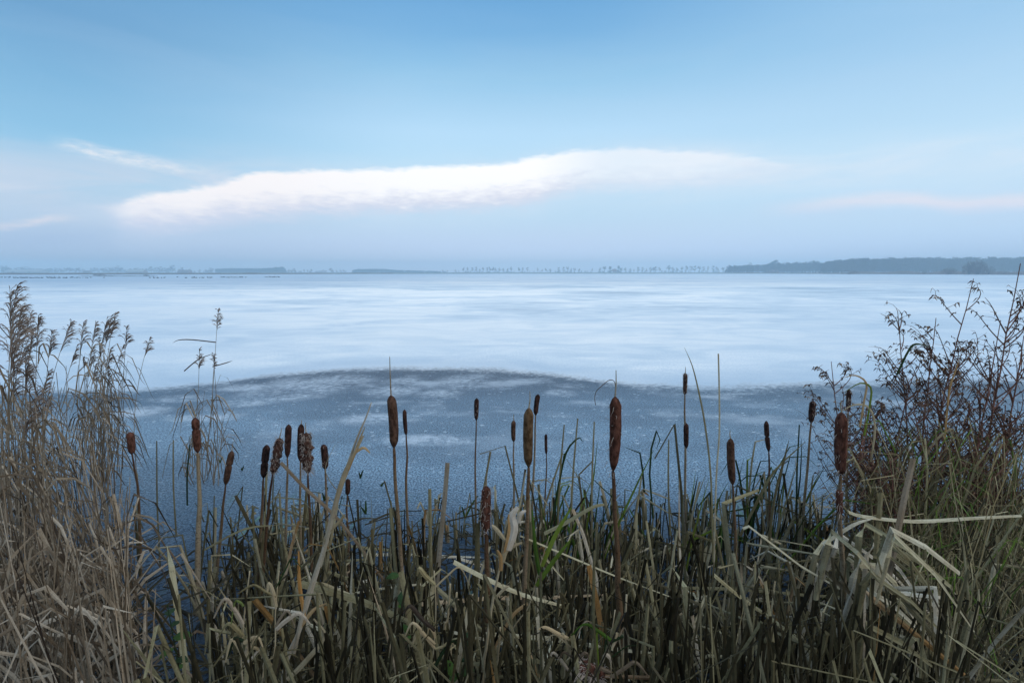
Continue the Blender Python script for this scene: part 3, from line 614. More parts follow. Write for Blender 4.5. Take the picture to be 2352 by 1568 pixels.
birds(xsF, 637.5, 'small dark waterbird in the second cluster right of the islet', 'waterbirds in the second cluster right of the islet')
birds(xsG, 637.0, 'small dark waterbird in the last and rightmost cluster on the ice', 'waterbirds in the rightmost cluster')
for gr_, wh in [('waterbirds at the left edge of the ice', 'in the short file at the left edge'), ('waterbirds in the dense row before the islet', 'in the dense row before the islet'), ('waterbirds in the loose row below the islet', 'in the loose row below the islet'),
                ('waterbirds off the right tip of the islet', 'in the sparse group off the right islet tip'), ('waterbirds in the first cluster right of the islet', 'in the first cluster right of the islet'), ('waterbirds in the second cluster right of the islet', 'in the second cluster right of the islet'), ('waterbirds in the rightmost cluster', 'in the rightmost cluster')]:
    number(gr_, 'small dark waterbird', wh)
for o in bp:
    if o.name not in used_b: bpy.data.objects.remove(o)
# ================================================================== near plants
def yaw(v): return Vector((v[0], v[1], 0))
def lerp(a, b, f): return a+(b-a)*f
def smooth_path(pts, n):
    """Catmull-Rom through the given points"""
    pts = [Vector(p) for p in pts]; q = [pts[0]*2-pts[1]]+pts+[pts[-1]*2-pts[-2]]; out = []
    for i in range(1, len(q)-2):
        for k in range(n):
            f = k/n; a, b, c, d = q[i-1], q[i], q[i+1], q[i+2]
            out.append(.5*((2*b)+(c-a)*f+(2*a-5*b+4*c-d)*f*f+(3*b-3*c+d-a)*f**3))
    out.append(pts[-1]); return out

# ---- cattail plants with a seed head
def head_profile(mb, a, b, w, waist=None, flat=.35, burst=0.):
    """a top, b bottom, w widest width; tapered to the bottom like the real thing"""
    ax = b-a; L = ax.length; ax.normalize(); u = ax.cross(Vector((0, 1, .1))).normalized(); v = ax.cross(u)
    n = 26; k = 14; rings = []; sd = random.random()*50; bend = U(-.12, .12); flat = max(flat, .45)
    for i in range(n+1):
        f = i/n
        r = .5*w*min(1, (max(f, 0)/.11)**.5 if f < .11 else 1)*min(1, ((1-f)/.14)**.6 if f > .86 else 1)
        r *= .93+.07*math.sin(pi*min(1, f*1.5)) if f < .6 else (1-(f-.6)*flat)
        if waist: r *= 1-.42*math.exp(-((f-waist)/.022)**2)
        r = max(r, w*.05); ring = []
        for j in range(k):
            an = 2*pi*j/k; p = a+ax*L*f+u*(bend*w*math.sin(pi*f))
            nz_ = mnoise.noise(Vector((cos(an)*1.5+sd, sin(an)*1.5, f*9)))
            rr = r*(1+.035*nz_+burst*max(0, nz_)*1.1)
            ring.append(mb.vert(p+(u*cos(an)+v*sin(an))*rr, f))
        if rings:
            q = rings[-1]
            for j in range(k): mb.f.append((q[j], q[(j+1) % k], ring[(j+1) % k], ring[j]))
        rings.append(ring)
    mb.f.append(tuple(reversed(rings[0]))); mb.f.append(tuple(rings[-1]))
def cattail(label, d, heads, stem, hm='head', tip=None, sw=.009, leaves=2, stint=.5):
    """heads: [(xt,yt,xb,yb,width_px,waist,burst)]; stem: list of frame points from head down to the ice"""
    dd = lambda x, y: P(x, y, d)
    base = dd(*stem[-1])
    top = dd(heads[0][2], heads[0][3])
    pts = [top]+[dd(*s_) for s_ in stem]
    # run the last piece on down to the ice
    last = pts[-1]; prev = pts[-2]; dirn = (last-prev); dirn = dirn/abs(dirn.z) if dirn.z < -1e-4 else Vector((0, 0, -1))
    dirn.x = max(-.25, min(.25, dirn.x))
    foot = last+dirn*(last.z+.02) if last.z > 0 else last
    if last.z > .02: pts.append(foot)
    root = Vector((foot.x, d, 0)); e = empty('cattail', root, label, 'cattail', None)
    sp_ = smooth_path(pts, 8); st = MB(); n = len(sp_); ph_ = U(0, 6)
    sp_ = [p_+Vector((.0013*math.sin(i_*.4+ph_), 0, 0))*min(1, i_/6) for i_, p_ in enumerate(sp_)]
    rs = [sw*.62*(.60+.85*i/n) for i in range(n)]
    st.tube(sp_, rs, 7, stint-.25, stint+.2); st.obj('stem', M['stem'], e, root, True)
    for k, hd in enumerate(heads):
        xt, yt, xb, yb, wp = hd[:5]; a = dd(xt, yt); b = dd(xb, yb); w_ = wp/FOC*d
        hb_ = MB(); head_profile(hb_, a, b, w_, hd[5] if len(hd) > 5 else None, hd[7] if len(hd) > 7 else .35, hd[6] if len(hd) > 6 else 0)
        ho = hb_.obj('seed_head', M[hd[8] if len(hd) > 8 else hm], e, root, True)
        if len(hd) > 6 and hd[6] > 0:
            fl = MB()
            for q in range(int(420*hd[6])):
                f = frand(); p = a+(b-a)*f; an = U(0, 2*pi); rad = w_*.5*(1+.1*frand()); o_ = Vector((cos(an), sin(an), 0))
                s0 = p+o_*rad*.9; s1_ = s0+o_*U(.001, .008)+Vector((U(-.006, .006), U(-.004, .004), U(-.016, .006))); s2_ = s1_+Vector((U(-.006, .006), U(-.004, .004), U(-.014, .003)))
                fl.tube([s0, s1_, s2_], [.0007, .0005, .0003], 3, cap=False)
            fl.obj('fluff', M['fluff'], ho, root)
        if k == 1:                                   # lower head shares the stem
            pass
    if tip:
        tp = MB(); a = dd(heads[0][0], heads[0][1]); t_ = dd(*tip); mid = (a+t_)/2+Vector((U(-.003, .003), 0, 0))
        tp.tube([a, mid, t_], [.0022, .0017, .0010], 5, .8); tp.obj('tip_spike', M['stem'], e, root)
    for k in range(leaves):
        lf = MB(); h = top.z*U(.45, .85); a = U(0, 2*pi); ln = U(.02, .16); side = Vector((cos(a), sin(a)*.6, 0))
        p0 = root+side*.008; p1 = lerp(pts[0], root, 1-h/max(.1, top.z)); p1 = Vector((p1.x, p1.y, h))+side*ln
        pts_ = [p0, lerp(p0, p1, .5)+side*-.01, p1]
        if frand() < .6: pts_.append(p1+Vector((side.x*U(.05, .22), side.y*.1, -U(.02, .2))))
        lw = U(.009, .014); lf.ribbon(pts_, [lw, lw, lw*.9, lw*.5][:len(pts_)], (side.x*.3, -1, .2), U(.1, .85)); lf.obj('leaf', M['cattail'], e, root)
    return e
C = cattail
C('short stubby red-brown cattail head leaning left, leftmost of all the cattails', 2.2, [(298, 992, 303, 1043, 17, None, 0, .6, 'head_red')], [(309, 1075), (316, 1120), (321, 1200), (322, 1262)], stint=.25)
C('dark brown cattail head on a thick pale stem, second from the left', 1.95, [(448, 958, 454, 1040, 17, .33, 0, .5, 'head_red')], [(456, 1080), (458, 1160), (456, 1230)], tip=(447, 944), sw=.014, stint=.75)
C('dark pinched cattail head tilted right, alone between the lone reeds and the left-hand cluster', 2.1, [(533, 1035, 518, 1114, 15, .42, 0, .3, 'head')], [(514, 1150), (508, 1210)], tip=(536, 1014), stint=.35)
C('waisted two-lobed dark cattail head, leftmost of the left-hand cluster', 1.9, [(613, 1021, 605, 1098, 17, .52, 0, .2, 'head_dark')], [(603, 1140), (598, 1240)], stint=.4)
C('half-burst cattail head with its top leaning right, second of the left-hand cluster', 1.85, [(642, 1005, 626, 1090, 19, .55, .5, .3, 'head_fluff')], [(620, 1140), (605, 1300)], tip=(647, 982), stint=.15)
C('slim smooth dark cattail head with a pointed bottom, third of the left-hand cluster', 2.1, [(663, 974, 660, 1052, 15, None, 0, .9, 'head_dark')], [(660, 1110), (656, 1240)], stint=.6)
C('dark cattail head half hidden behind the fluffy one', 2.15, [(692, 973, 690, 1060, 15, None, 0, .4, 'head_dark')], [(690, 1120), (690, 1240)], tip=(692, 964), stint=.6)
C('fluffiest cattail head, shedding grey seed down, in the left-hand cluster', 1.8, [(703, 993, 707, 1087, 20, .55, 1., .25, 'head_fluff')], [(710, 1150), (716, 1280)], tip=(702, 970), stint=.2)
C('short rounded dark cattail head, rightmost of the left-hand cluster', 2.0, [(743, 1020, 747, 1078, 16, None, .08, .4, 'head_dark')], [(750, 1130), (752, 1230)], stint=.6)
C('small dark cattail head low behind the pale diagonal reed', 2.2, [(799, 1099, 798, 1137, 12, None, 0, .3, 'head_dark')], [(797, 1180), (800, 1250)], stint=.3)
C('long straight grey-brown cattail head with the longest bare spike on top', 1.4, [(898, 907, 905, 1029, 23, None, 0, .15, 'head')], [(908, 1090), (915, 1200), (922, 1290), (930, 1380), (932, 1480)], tip=(895, 819), sw=.011, stint=.55)
C('thin black cattail head with a broken ragged top, just right of the longest-spiked one', 2.2, [(929, 940, 933, 1000, 10, None, 0, .6, 'head_dark')], [(935, 1040), (933, 1100), (936, 1200)], stint=.4)
C('small dark cattail head alone on a thin stem over open ice, centre left', 2.5, [(1095, 914, 1094, 966, 11, None, .05, .7, 'head_dark')], [(1092, 1050), (1092, 1140)], sw=.008, stint=.45)
C('low thick reddish cattail head rising from the reed bed, with a bursting fluffy foot', 1.35, [(1117, 1115, 1116, 1222, 23, None, .25, .25, 'head_red')], [(1118, 1260), (1119, 1360), (1120, 1440)], tip=(1119, 1086), sw=.013, stint=.3)
C('small brown cattail head on a thin straight stem, just left of the tan one', 2.4, [(1180, 965, 1180, 1015, 11, None, 0, .35, 'head')], [(1180, 1060), (1180, 1160)], tip=(1180, 950), sw=.008, stint=.7)
C('tall thick tan cattail head, palest and smoothest of all, in the centre', 1.35, [(1215, 936, 1214, 1074, 24, None, 0, .55, 'head_tan')], [(1213, 1130), (1209, 1230), (1206, 1330), (1200, 1450)], tip=(1217, 898), sw=.011, stint=.5)
C('small dark cattail head close behind the top of the tan one', 2.4, [(1236, 905, 1230, 954, 12, None, 0, .4, 'head_dark')], [(1229, 1000), (1225, 1100), (1222, 1180)], stint=.65)
C('thinnest black cattail head, a mere stick, right of the tan one', 2.5, [(1254, 996, 1255, 1044, 7, None, 0, .3, 'head_dark')], [(1255, 1090), (1250, 1180)], sw=.007, stint=.4)
C('largest red-brown cattail head, thick at the top, with a vine round its spike', 1.2, [(1413, 910, 1408, 1084, 28, None, .07, .95, 'head_red')], [(1412, 1160), (1417, 1260), (1420, 1340), (1424, 1440)], tip=(1415, 850), sw=.012, stint=.3)
C('tall thin stem carrying two small heads, a split whitish one above a dark one', 2.4, [(1574, 856, 1573, 907, 10, None, .12, .3, 'head_fluff'), (1576, 971, 1576, 1030, 12, None, 0, .3, 'head_dark')], [(1573, 960), (1574, 1060), (1574, 1200)], tip=(1574, 842), stint=.7)
C('straight brown cattail head with a pale crown and short spike, right of the two-headed stem', 1.75, [(1678, 1006, 1683, 1114, 18, None, 0, .3, 'head')], [(1686, 1160), (1690, 1290)], tip=(1677, 988), stint=.4)
C('small dark twisted cattail head among green blades, right of the pale-crowned one', 2.2, [(1760, 966, 1766, 1038, 11, .5, 0, .6, 'head_dark')], [(1767, 1090), (1768, 1180)], stint=.3)
C('small tapering cattail head with withered leaves round its top, before the right thicket', 2.1, [(1868, 920, 1863, 972, 14, None, .08, .9, 'head_dark')], [(1860, 1010), (1852, 1100), (1845, 1190)], stint=.6)
C('thin dark cattail head behind the big red one at the right thicket', 2.1, [(1950, 893, 1948, 947, 10, None, .15, .3, 'head_dark')], [(1946, 1000), (1944, 1140)], stint=.6)
C('big red furry cattail at the right thicket, a smaller red head below the main one', 1.3, [(1933, 946, 1931, 1092, 26, None, .12, .5, 'head_red'), (1928, 1122, 1930, 1184, 15, None, .1, .4, 'head_red')], [(1929, 1130), (1931, 1240), (1938, 1330), (1942, 1420)], tip=(1933, 920), sw=.011, stint=.6)
# vine on the big head's spike
vp = [P(x, y, 1.2) for x, y in [(1414, 890), (1411, 876), (1403, 872), (1394, 876), (1380, 888), (1370, 898), (1366, 914), (1368, 930)]]
vm = MB(); vm.tube(smooth_path(vp, 4), [.0009]*29, 4, .2); tag(vm.obj('vine_tendril', M['stem'], None, vp[0]), 'thin dark curled vine trailing from the spike of the largest cattail', 'vine')

# fallen red head at the bottom edge
e = empty('cattail', P(1363, 1545, .92), 'fallen red cattail head burst open at the bottom edge', 'cattail')
hb_ = MB(); a = P(1330, 1528, .92); b = P(1385, 1552, .95); head_profile(hb_, a, b, .026, None, .2, .5); ho = hb_.obj('seed_head', M['head_red'], e, e.location, True)
fl = MB()
for q in range(260):
    p = lerp(a, b, frand()); an = U(0, 2*pi); o_ = Vector((U(-.3, .3), cos(an), sin(an))); s0 = p+o_*.012; s1_ = s0+o_*U(.003, .012)+Vector((U(-.01, .01), 0, 0)); fl.tube([s0, s1_, s1_+Vector((U(-.008, .008), U(-.005, .005), -.006))], [.0008, .0005, .0003], 3, cap=False)
fl.obj('fluff', M['fluff'], ho, e.location)
st = MB(); st.tube([b, b+Vector((.12, .05, -.05)), b+Vector((.3, .1, -.45))], [.004, .005, .006], 6, .4); st.obj('stem', M['stem'], e, e.location)

# ---- leafy cattail shoots (no seed head)
def shoot(x, y, h, label, group, green=False, nleaf=None, lean=(0, 0), style=None, wide=1.):
    root = Vector((x, y, 0)); e = empty('cattail_shoot', root, label, 'cattail leaves', group)
    n = nleaf or random.choice((3, 4, 4, 5, 6)); a0 = U(0, 2*pi)
    lean = Vector((lean[0]+U(-.13, .13), lean[1]+U(-.16, .16), 0))
    for k in range(n):
        m_ = MB(); a = a0+k*pi+U(-.5, .5); o = Vector((cos(a), sin(a)*.8, 0)); lw = U(.008, .0165)*wide; hk = h*(1 if k == 0 else U(.45, 1.0))
        base_ = root+o*.012+Vector((0, 0, -.02)); spread = U(.03, .28)*hk
        kind = style or random.choices(('arch', 'break', 'stub', 'whole', 'flop'), (.14, .38, .22, .14, .12))[0]
        if kind == 'flop' and hk < .35: kind = 'stub'
        nr = Vector((U(-.8, .8), -1, U(-.1, .4))); tn = min(.95 if frand() < .97 else 1, max(0, random.gauss(.60, .26))); tn = frand()**.6*.25+.7 if frand() < .2 else tn
        def pos(f): return base_+Vector((0, 0, hk*f))+lean*hk*f+o*(spread*f*f)
        if kind in ('stub', 'whole'):
            f1 = 1; pts = [pos(f) for f in (0, .3, .6, .85, f1)]
            ws = [lw, lw, lw, lw*.97, lw*.93] if kind == 'stub' else [lw, lw, lw*.9, lw*.55, lw*.12]
        elif kind == 'arch':
            pts = [pos(0), pos(.35), pos(.7)]; p = pos(.9); pts += [p, p+o*hk*.16+Vector((0, 0, .0)), p+o*hk*.3+Vector((0, 0, -hk*.12))]; ws = [lw, lw, lw*.95, lw*.8, lw*.5, lw*.12]
        else:
            fb = U(.45, .95) if kind == 'break' else U(.25, .6)
            pk = pos(fb); a2 = a+U(-1.4, 1.4); L2 = hk*U(.15, .6) if kind == 'break' else hk*U(.5, 1.)
            drop = U(-.2, 1.0) if kind == 'break' else U(.1, .7)
            dr = Vector((cos(a2), sin(a2)*.6, -drop)).normalized(); L2 = min(L2, (pk.z-.02)/max(.05, -dr.z) if dr.z < 0 else L2)
            pts = [pos(0), pos(fb*.5), pos(fb*.97), pk+Vector((0, 0, .002)), pk+dr*L2*.08, pk+dr*L2*.6, pk+dr*L2]
            ws = [lw, lw, lw, lw*.75, lw*.9, lw*.8, lw*(.12 if frand() < .5 else .6)]
        m_.ribbon(pts, ws, nr, tn, U(.12, .4), U(-.5, .5) if kind != 'break' else 0, tn+U(-.2, .15))
        m_.obj('leaf', M['green'] if (green and frand() < .8) else M['cattail'], e, root)
    info[e.name] = (kind, n, h)
    return e
info = {}
LM = [(321, 'the leftmost cattail'), (457, 'the second cattail'), (512, 'the pinched tilted cattail'), (605, 'the left-hand cluster'), (710, 'the fluffiest cattail'), (752, 'the rounded short head'), (925, 'the longest-spiked cattail'), (1092, 'the small lone head'), (1119, 'the low red cattail'), (1206, 'the tan cattail'), (1255, 'the stick-thin head'), (1420, 'the largest cattail'), (1574, 'the two-headed stem'), (1690, 'the pale-crowned cattail'), (1767, 'the twisted head'), (1850, 'the withered-topped head'), (1938, 'the big furry red cattail'), (2090, 'the slanted broad leaf')]
KW = {'stub': 'cut-off', 'whole': 'upright', 'arch': 'arching', 'break': 'snapped', 'flop': 'collapsed'}
NW = {3: 'three', 4: 'four', 5: 'five', 6: 'six'}
def shoot_label(e):
    kd, n, h = info[e.name]; x, y, _ = e.location; bx = proj((x, y, h*.6))[0]; nm = min(LM, key=lambda q: abs(q[0]-bx)); off = bx-nm[0]
    rel = 'under' if abs(off) < 14 else ('just ' if abs(off) < 45 else 'well ')+('right of' if off > 0 else 'left of')
    row = 'front row' if y < 1.3 else 'second row' if y < 1.65 else 'middle row' if y < 2.0 else 'fourth row' if y < 2.35 else 'back row'
    sz = 'very short' if h < .22 else 'short' if h < .38 else 'knee-high' if h < .55 else 'tall'
    return '%s %s-leaved %s shoot, %s, %s %s' % (sz, NW[n], KW[kd], row, rel, nm[1])
zones = [(480, 'broken dry cattail shoot at the left edge of the cattail bed', 'dry cattail shoots at the left edge of the bed'),
         (900, 'broken dry cattail shoot under the left-hand cluster of heads', 'dry cattail shoots under the left-hand heads'),
         (1300, 'broken dry cattail shoot in the middle of the bed', 'dry cattail shoots in the middle of the bed'),
         (1750, 'broken dry cattail shoot between the largest head and the pale-crowned one', 'dry cattail shoots right of the middle'),
         (9999, 'broken dry cattail shoot in the right part of the bed before the thicket', 'dry cattail shoots in the right part of the bed')]
random.seed(11)
cnt = 0; tries = 0
while cnt < 268 and tries < 20000:
    tries += 1
    y = .95+2.05*frand()**1.05; x = U(-1.12, 1.1)*y
    bx, by = proj((x, y, 0))
    backlim = 2.75 if 500 < bx < 1900 else 2.3
    if bx > 1900: backlim = 1.75
    if y > backlim+U(-.15, .25): continue
    if bx < 470: continue
    if bx < 620 and frand() < .45: continue
    if mnoise.noise(Vector((x*2.3, y*2.3, 4))) < -.28 and y > 1.5: continue
    if y < 1.5: yt = U(1240, 1500)
    elif y < 2.1: yt = U(1150, 1340)
    else: yt = U(1085, 1220)
    if frand() < .08: yt -= U(40, 110)
    if bx < 620: yt += 60
    if y < 1.35 and frand() < .25: yt += 40
    zt = P(bx, yt, y).z; zt = max(.12, zt)
    if zt > 1.15: continue
    zn = next(z for z in zones if bx < z[0])
    shoot(x, y, zt, zn[1], zn[2]); cnt += 1
# dark-green leafy shoots at the back right, tall upright blades
random.seed(5)
for i in range(30):
    bx = random.choice([U(1255, 1400), U(1255, 1400), U(1560, 1800), U(1560, 1830), U(1440, 1860)]); y = U(1.95, 2.75)
    x = P(bx, 1150, y).x; yt = U(985, 1110)
    shoot(x, y, max(.2, P(bx, yt, y).z), 'dark green and brown cattail shoot with long unbroken blades at the back of the bed', 'long-bladed cattail shoots at the back of the bed', True, random.choice((3, 4, 5)), (U(-.1, .25), 0), random.choice(('whole', 'whole', 'arch', 'break', None)), .75)
for o in list(COL.objects):
    if o.name in info: o['label'] = shoot_label(o)
# ---- single notable leaves, each with its own place (frame points, depth, width mm)
def leaf(name, label, pts, d, w_, mt='cattail', tint=.6, nrm=(0, -1, .3), tipw=.15, n=3, sharp=False, cat='leaf', d2=None):
    d2 = d if d2 is None else d2; N_ = len(pts); q = [P(x, y, d+(d2-d)*i/(N_-1)) for i, (x, y) in enumerate(pts)]
    if not sharp: q = smooth_path(q, n)
    m_ = MB(); k = len(q); ws = [w_*(1-(1-tipw)*(max(0, (i/(k-1)-.45)/.55))**1.5) for i in range(k)]
    m_.ribbon(q, ws, nrm, tint, .25); o = m_.obj(name, M[mt], None, q[0]); return tag(o, label, cat)
L = leaf
L('cattail_leaf', 'very tall thin blade curving left against the white ice, left of the pale blurred one', [(1638, 1290), (1633, 1100), (1620, 980), (1605, 900), (1590, 840), (1572, 798)], 1.5, .006, tint=.5, tipw=.1)
L('cattail_leaf', 'tall pale straight blade standing against the white ice right of the two-headed stem', [(1640, 1290), (1645, 1100), (1652, 1000), (1652, 900), (1650, 812)], 1.5, .0055, tint=.82, tipw=.9)
L('cattail_leaf', 'straight tan cut leaf standing alone in the centre left', [(1000, 1380), (1010, 1260), (1020, 1160), (1028, 1062)], 1.45, .0155, tint=.72, tipw=.9, mt='reed')
L('cattail_leaf', 'thin grey-green cut leaf just right of the thin black head', [(990, 1330), (988, 1200), (987, 1122)], 1.7, .013, tint=.6, tipw=.9)
L('cattail_leaf', 'broad olive cut leaf left of the low red head', [(1090, 1450), (1094, 1320), (1098, 1200)], 1.35, .014, tint=.3, tipw=.9)
L('cattail_leaf', 'long pale leaf lying almost level in the right thicket', [(1948, 1175), (1985, 1186), (2100, 1197), (2230, 1190), (2346, 1184)], 1.35, .013, tint=.8, tipw=.6, nrm=(0, -.5, 1))
L('cattail_leaf', 'broad tan leaf standing slanted before the right thicket', [(2040, 1330), (2060, 1230), (2078, 1140), (2098, 1052)], 1.3, .020, tint=.62, tipw=.85, mt='reed')
L('cattail_leaf', 'upright grey-tan leaf left of the slanted broad one', [(2008, 1320), (2016, 1220), (2024, 1130)], 1.35, .016, tint=.55, tipw=.9)
L('cattail_leaf', 'pale narrow leaf rising from the right bed to meet the level one', [(1890, 1250), (1960, 1205), (2005, 1190)], 1.3, .010, tint=.85, tipw=.3, nrm=(0, -.5, 1))
L('cattail_leaf', 'pale leaf slanting down right below the level leaf', [(2010, 1345), (2080, 1362), (2165, 1372)], 1.2, .013, tint=.9, nrm=(0, -.5, 1), tipw=.7)
L('cattail_leaf', 'broad grey leaf bent down right across the lower right corner', [(1972, 1296), (2015, 1300), (2056, 1338), (2095, 1420)], 1.15, .017, tint=.75, nrm=(0, -.7, .8), tipw=.5, sharp=True)
L('cattail_leaf', 'big broken leaf forming a peak in the bottom right corner', [(1960, 1590), (2060, 1500), (2094, 1462), (2110, 1464), (2140, 1570)], 1.05, .020, tint=.6, nrm=(0, -.7, .8), tipw=.9, sharp=True)
L('cattail_leaf', 'pale upright split leaf near the bottom right corner', [(2195, 1590), (2215, 1500), (2245, 1395), (2248, 1352)], 1.0, .010, tint=.75, tipw=.3)
L('cattail_leaf', 'long tan leaf slanting down to the right across the bottom right', [(1640, 1320), (1700, 1370), (1810, 1450), (1900, 1540), (1940, 1590)], 1.15, .012, tint=.6, nrm=(0, -.5, 1), tipw=.8)
L('cattail_leaf', 'thin pale leaf slanting down right from the bent stump right of centre', [(1706, 1214), (1720, 1208), (1840, 1300), (1960, 1370), (2010, 1420)], 1.4, .009, tint=.8, nrm=(0, -.5, 1), tipw=.5, sharp=True)
L('cattail_leaf', 'long thin pale leaf crossing the middle of the bed, sloping down right', [(1195, 1230), (1290, 1270), (1420, 1325), (1540, 1370)], 1.35, .006, tint=.72, nrm=(0, -.5, 1), tipw=.5)
L('cattail_leaf', 'grey leaf lying slanted down right below the centre head', [(1042, 1290), (1110, 1325), (1200, 1365), (1290, 1390)], 1.2, .013, tint=.75, nrm=(0, -.5, 1), tipw=.6)
L('cattail_leaf', 'blurred grey broken leaf reaching right behind the tan head', [(1250, 1225), (1300, 1200), (1360, 1165), (1388, 1158)], 1.5, .014, tint=.5, nrm=(0, -.5, 1), tipw=.7)
L('cattail_leaf', 'grey leaf lying level behind the left-hand cluster', [(470, 1262), (560, 1215), (640, 1205)], 1.75, .011, tint=.4, nrm=(0, -.5, 1))
L('cattail_leaf', 'long brown stem-like leaf sloping down right through the left-hand cluster', [(645, 1062), (700, 1120), (770, 1185), (830, 1260), (880, 1330)], 1.75, .012, tint=.35, nrm=(0, -.5, .8), tipw=.7, mt='reed')
L('cattail_leaf', 'broad dark leaf lying across the bottom of the left bed', [(690, 1340), (780, 1365), (860, 1392), (960, 1440)], 1.15, .018, tint=.35, nrm=(0, -.5, 1), tipw=.8)
L('cattail_leaf', 'very long pale leaf slanting up right from the bottom edge at far left', [(150, 1580), (235, 1440), (300, 1330), (388, 1215)], 1.15, .007, tint=.75, tipw=.3, mt='reed', nrm=(0, -.6, .8))
L('cattail_leaf', 'thin dark blade with a folded tip standing behind the largest head', [(1262, 1230), (1280, 1130), (1300, 1040), (1328, 1006), (1338, 1014)], 2.0, .009, mt='green', tint=.5)
L('cattail_leaf', 'dark green blade bending over to the left of the two-headed stem', [(1480, 1130), (1476, 1080), (1470, 1040), (1434, 1026)], 2.5, .011, mt='green', tint=.3, sharp=True)
L('cattail_leaf', 'thin upright green blade folded at its top, left of the two-headed stem', [(1500, 1190), (1492, 1090), (1496, 1030), (1508, 989), (1516, 1010), (1508, 1030)], 2.2, .009, mt='green', tint=.45, sharp=True)
L('cattail_leaf', 'olive blade standing behind the pale-crowned head', [(1760, 1300), (1778, 1150), (1800, 1060), (1812, 1010)], 1.8, .011, tint=.3)
L('cattail_leaf', 'long olive leaf rising right past the small twisted head', [(1700, 1230), (1740, 1150), (1780, 1080), (1850, 1014)], 1.9, .011, tint=.4, nrm=(0, -.6, .8))
for i, (x0_, yb, x1_, yt, tn) in enumerate([(1280, 1240, 1296, 975, .45), (1310, 1240, 1327, 960, .5), (1360, 1260, 1365, 968, .55), (1540, 1230, 1536, 1010, .45), (1830, 1230, 1836, 975, .3), (1860, 1200, 1868, 1090, .4), (368, 1300, 360, 1012, .4), (405, 1230, 398, 1010, .5), (430, 1160, 436, 1020, .3)]):
    L('cattail_leaf', ['tall thin blade, first right of the thinnest head', 'tall thin blade, second right of the thinnest head', 'tall cut blade just left of the largest head', 'upright blade left of the two-headed stem', 'dark upright cut blade before the withered-topped head', 'short upright blade at the foot of the withered-topped head', 'curved brown leaf between the leftmost head and the second', 'thin pale leaf just left of the second head', 'dark green leaf standing close to the second head'][i],
      [(x0_, yb), ((x0_+x1_)/2-3, (yb+yt)/2), (x1_, yt)], 2.0 if x0_ > 500 else 2.1, .008, tint=tn, tipw=.7, mt='green' if i in (4, 8) else 'cattail')

# supporting leaves lying criss-cross through the bed
random.seed(21)
for i in range(36):
    y = U(1.0, 2.4); x = U(-.72, .9)*y; a = U(-.5, .5)+random.choice((0, pi)); Ln = U(.3, .75); z = U(.08, min(.55, H-y*.62))
    s_ = U(-.5, .1); dv = Vector((cos(a), sin(a)*.5, s_)).normalized(); p = Vector((x, y, z)); q = p+dv*Ln
    if q.z < .01: q = p+dv*Ln*(p.z-.01)/(p.z-q.z)
    m_ = MB(); lw = U(.009, .017); m_.ribbon([p, lerp(p, q, .35)+Vector((0, 0, .01)), lerp(p, q, .7), q], [lw*.9, lw, lw*.9, lw*.4], (0, -.5, 1), frand(), .2)
    o = m_.obj('fallen_leaf', M['cattail'], None, p); tag(o, 'fallen cattail leaf lying slanted among the broken shoots', 'leaf', 'fallen cattail leaves in the bed')
# the mass of smaller blades between the shoots
random.seed(17); bd = MB(); k_ = 0
while k_ < 2100:
    y = .85+1.75*frand(); x = U(-1.12, 1.1)*y; bx, by = proj((x, y, 0))
    if bx < 480 or (bx > 1880 and y > 1.7) or (bx < 600 and frand() < .5): continue
    if mnoise.noise(Vector((x*2.3, y*2.3, 4))) < -.12 and y > 1.2: continue
    yt = U(1330, 1580) if y < 1.4 else U(1220, 1420) if y < 2 else U(1130, 1290)
    h = max(.08, P(bx, yt, y).z); k_ += 1; a = U(0, 2*pi); o = Vector((cos(a), sin(a), 0)); ln = U(0, .28)*h; b0 = Vector((x, y, -.01)); lw = U(.004, .012); tn = min(.8, max(0, random.choice((random.gauss(.08, .07), random.gauss(.12, .1), random.gauss(.42, .15)))))  # mostly near-black tints: deep shade inside the bed put into the blade colour
    q = [b0, b0+Vector((0, 0, h*.5))+o*ln*.3, b0+Vector((0, 0, h))+o*ln]
    ws = [lw, lw, lw*random.choice((.15, .9, .9))]
    if frand() < .3: a2 = U(0, 6.3); dr = Vector((cos(a2), sin(a2), -U(.2, 2))).normalized(); q.append(q[-1]+dr*h*U(.1, .4)); q[-1].z = max(.01, q[-1].z); ws = [lw, lw, lw*.9, lw*.3]
    bd.ribbon(q, ws, (U(-.8, .8), -1, U(-.1, .4)), tn, .3, 0, tn+U(-.1, .15))
tag(bd.obj('cattail_blades', M['cattail']), 'mass of smaller dead cattail blades packed between the larger shoots', 'cattail leaves', kind='stuff')
# litter on the ice under the bed (uncountable), shade of the bed put into its near-black tint
lt = MB()
for i in range(7000):
    y = .7+1.9*frand()**1.2; x = U(-1.15, 1.15)*y; bx, by = proj((x, y, 0))
    if 330 < bx < 520 and frand() < .75: continue
    if y > 2.0 and (frand() < .7): continue
    a = U(0, 2*pi); Ln = U(.05, .3); z = .32*frand()**2.0*(1 if y < 1.7 else .6)+.004
    p = Vector((x, y, z)); q = p+Vector((cos(a)*Ln, sin(a)*Ln, U(-.5, .5)*z)); q.z = max(.004, q.z); lw = U(.003, .013)
    lt.ribbon([p, lerp(p, q, .5)+Vector((0, 0, U(0, .02))), q], [lw, lw, lw*.4], (U(-.4, .4), -.4, 1), frand()*.12, .2)
tag(lt.obj('leaf_litter', M['cattail']), 'leaf litter heaped between the shoots, tinted near-black for the shade there', 'litter', kind='stuff')

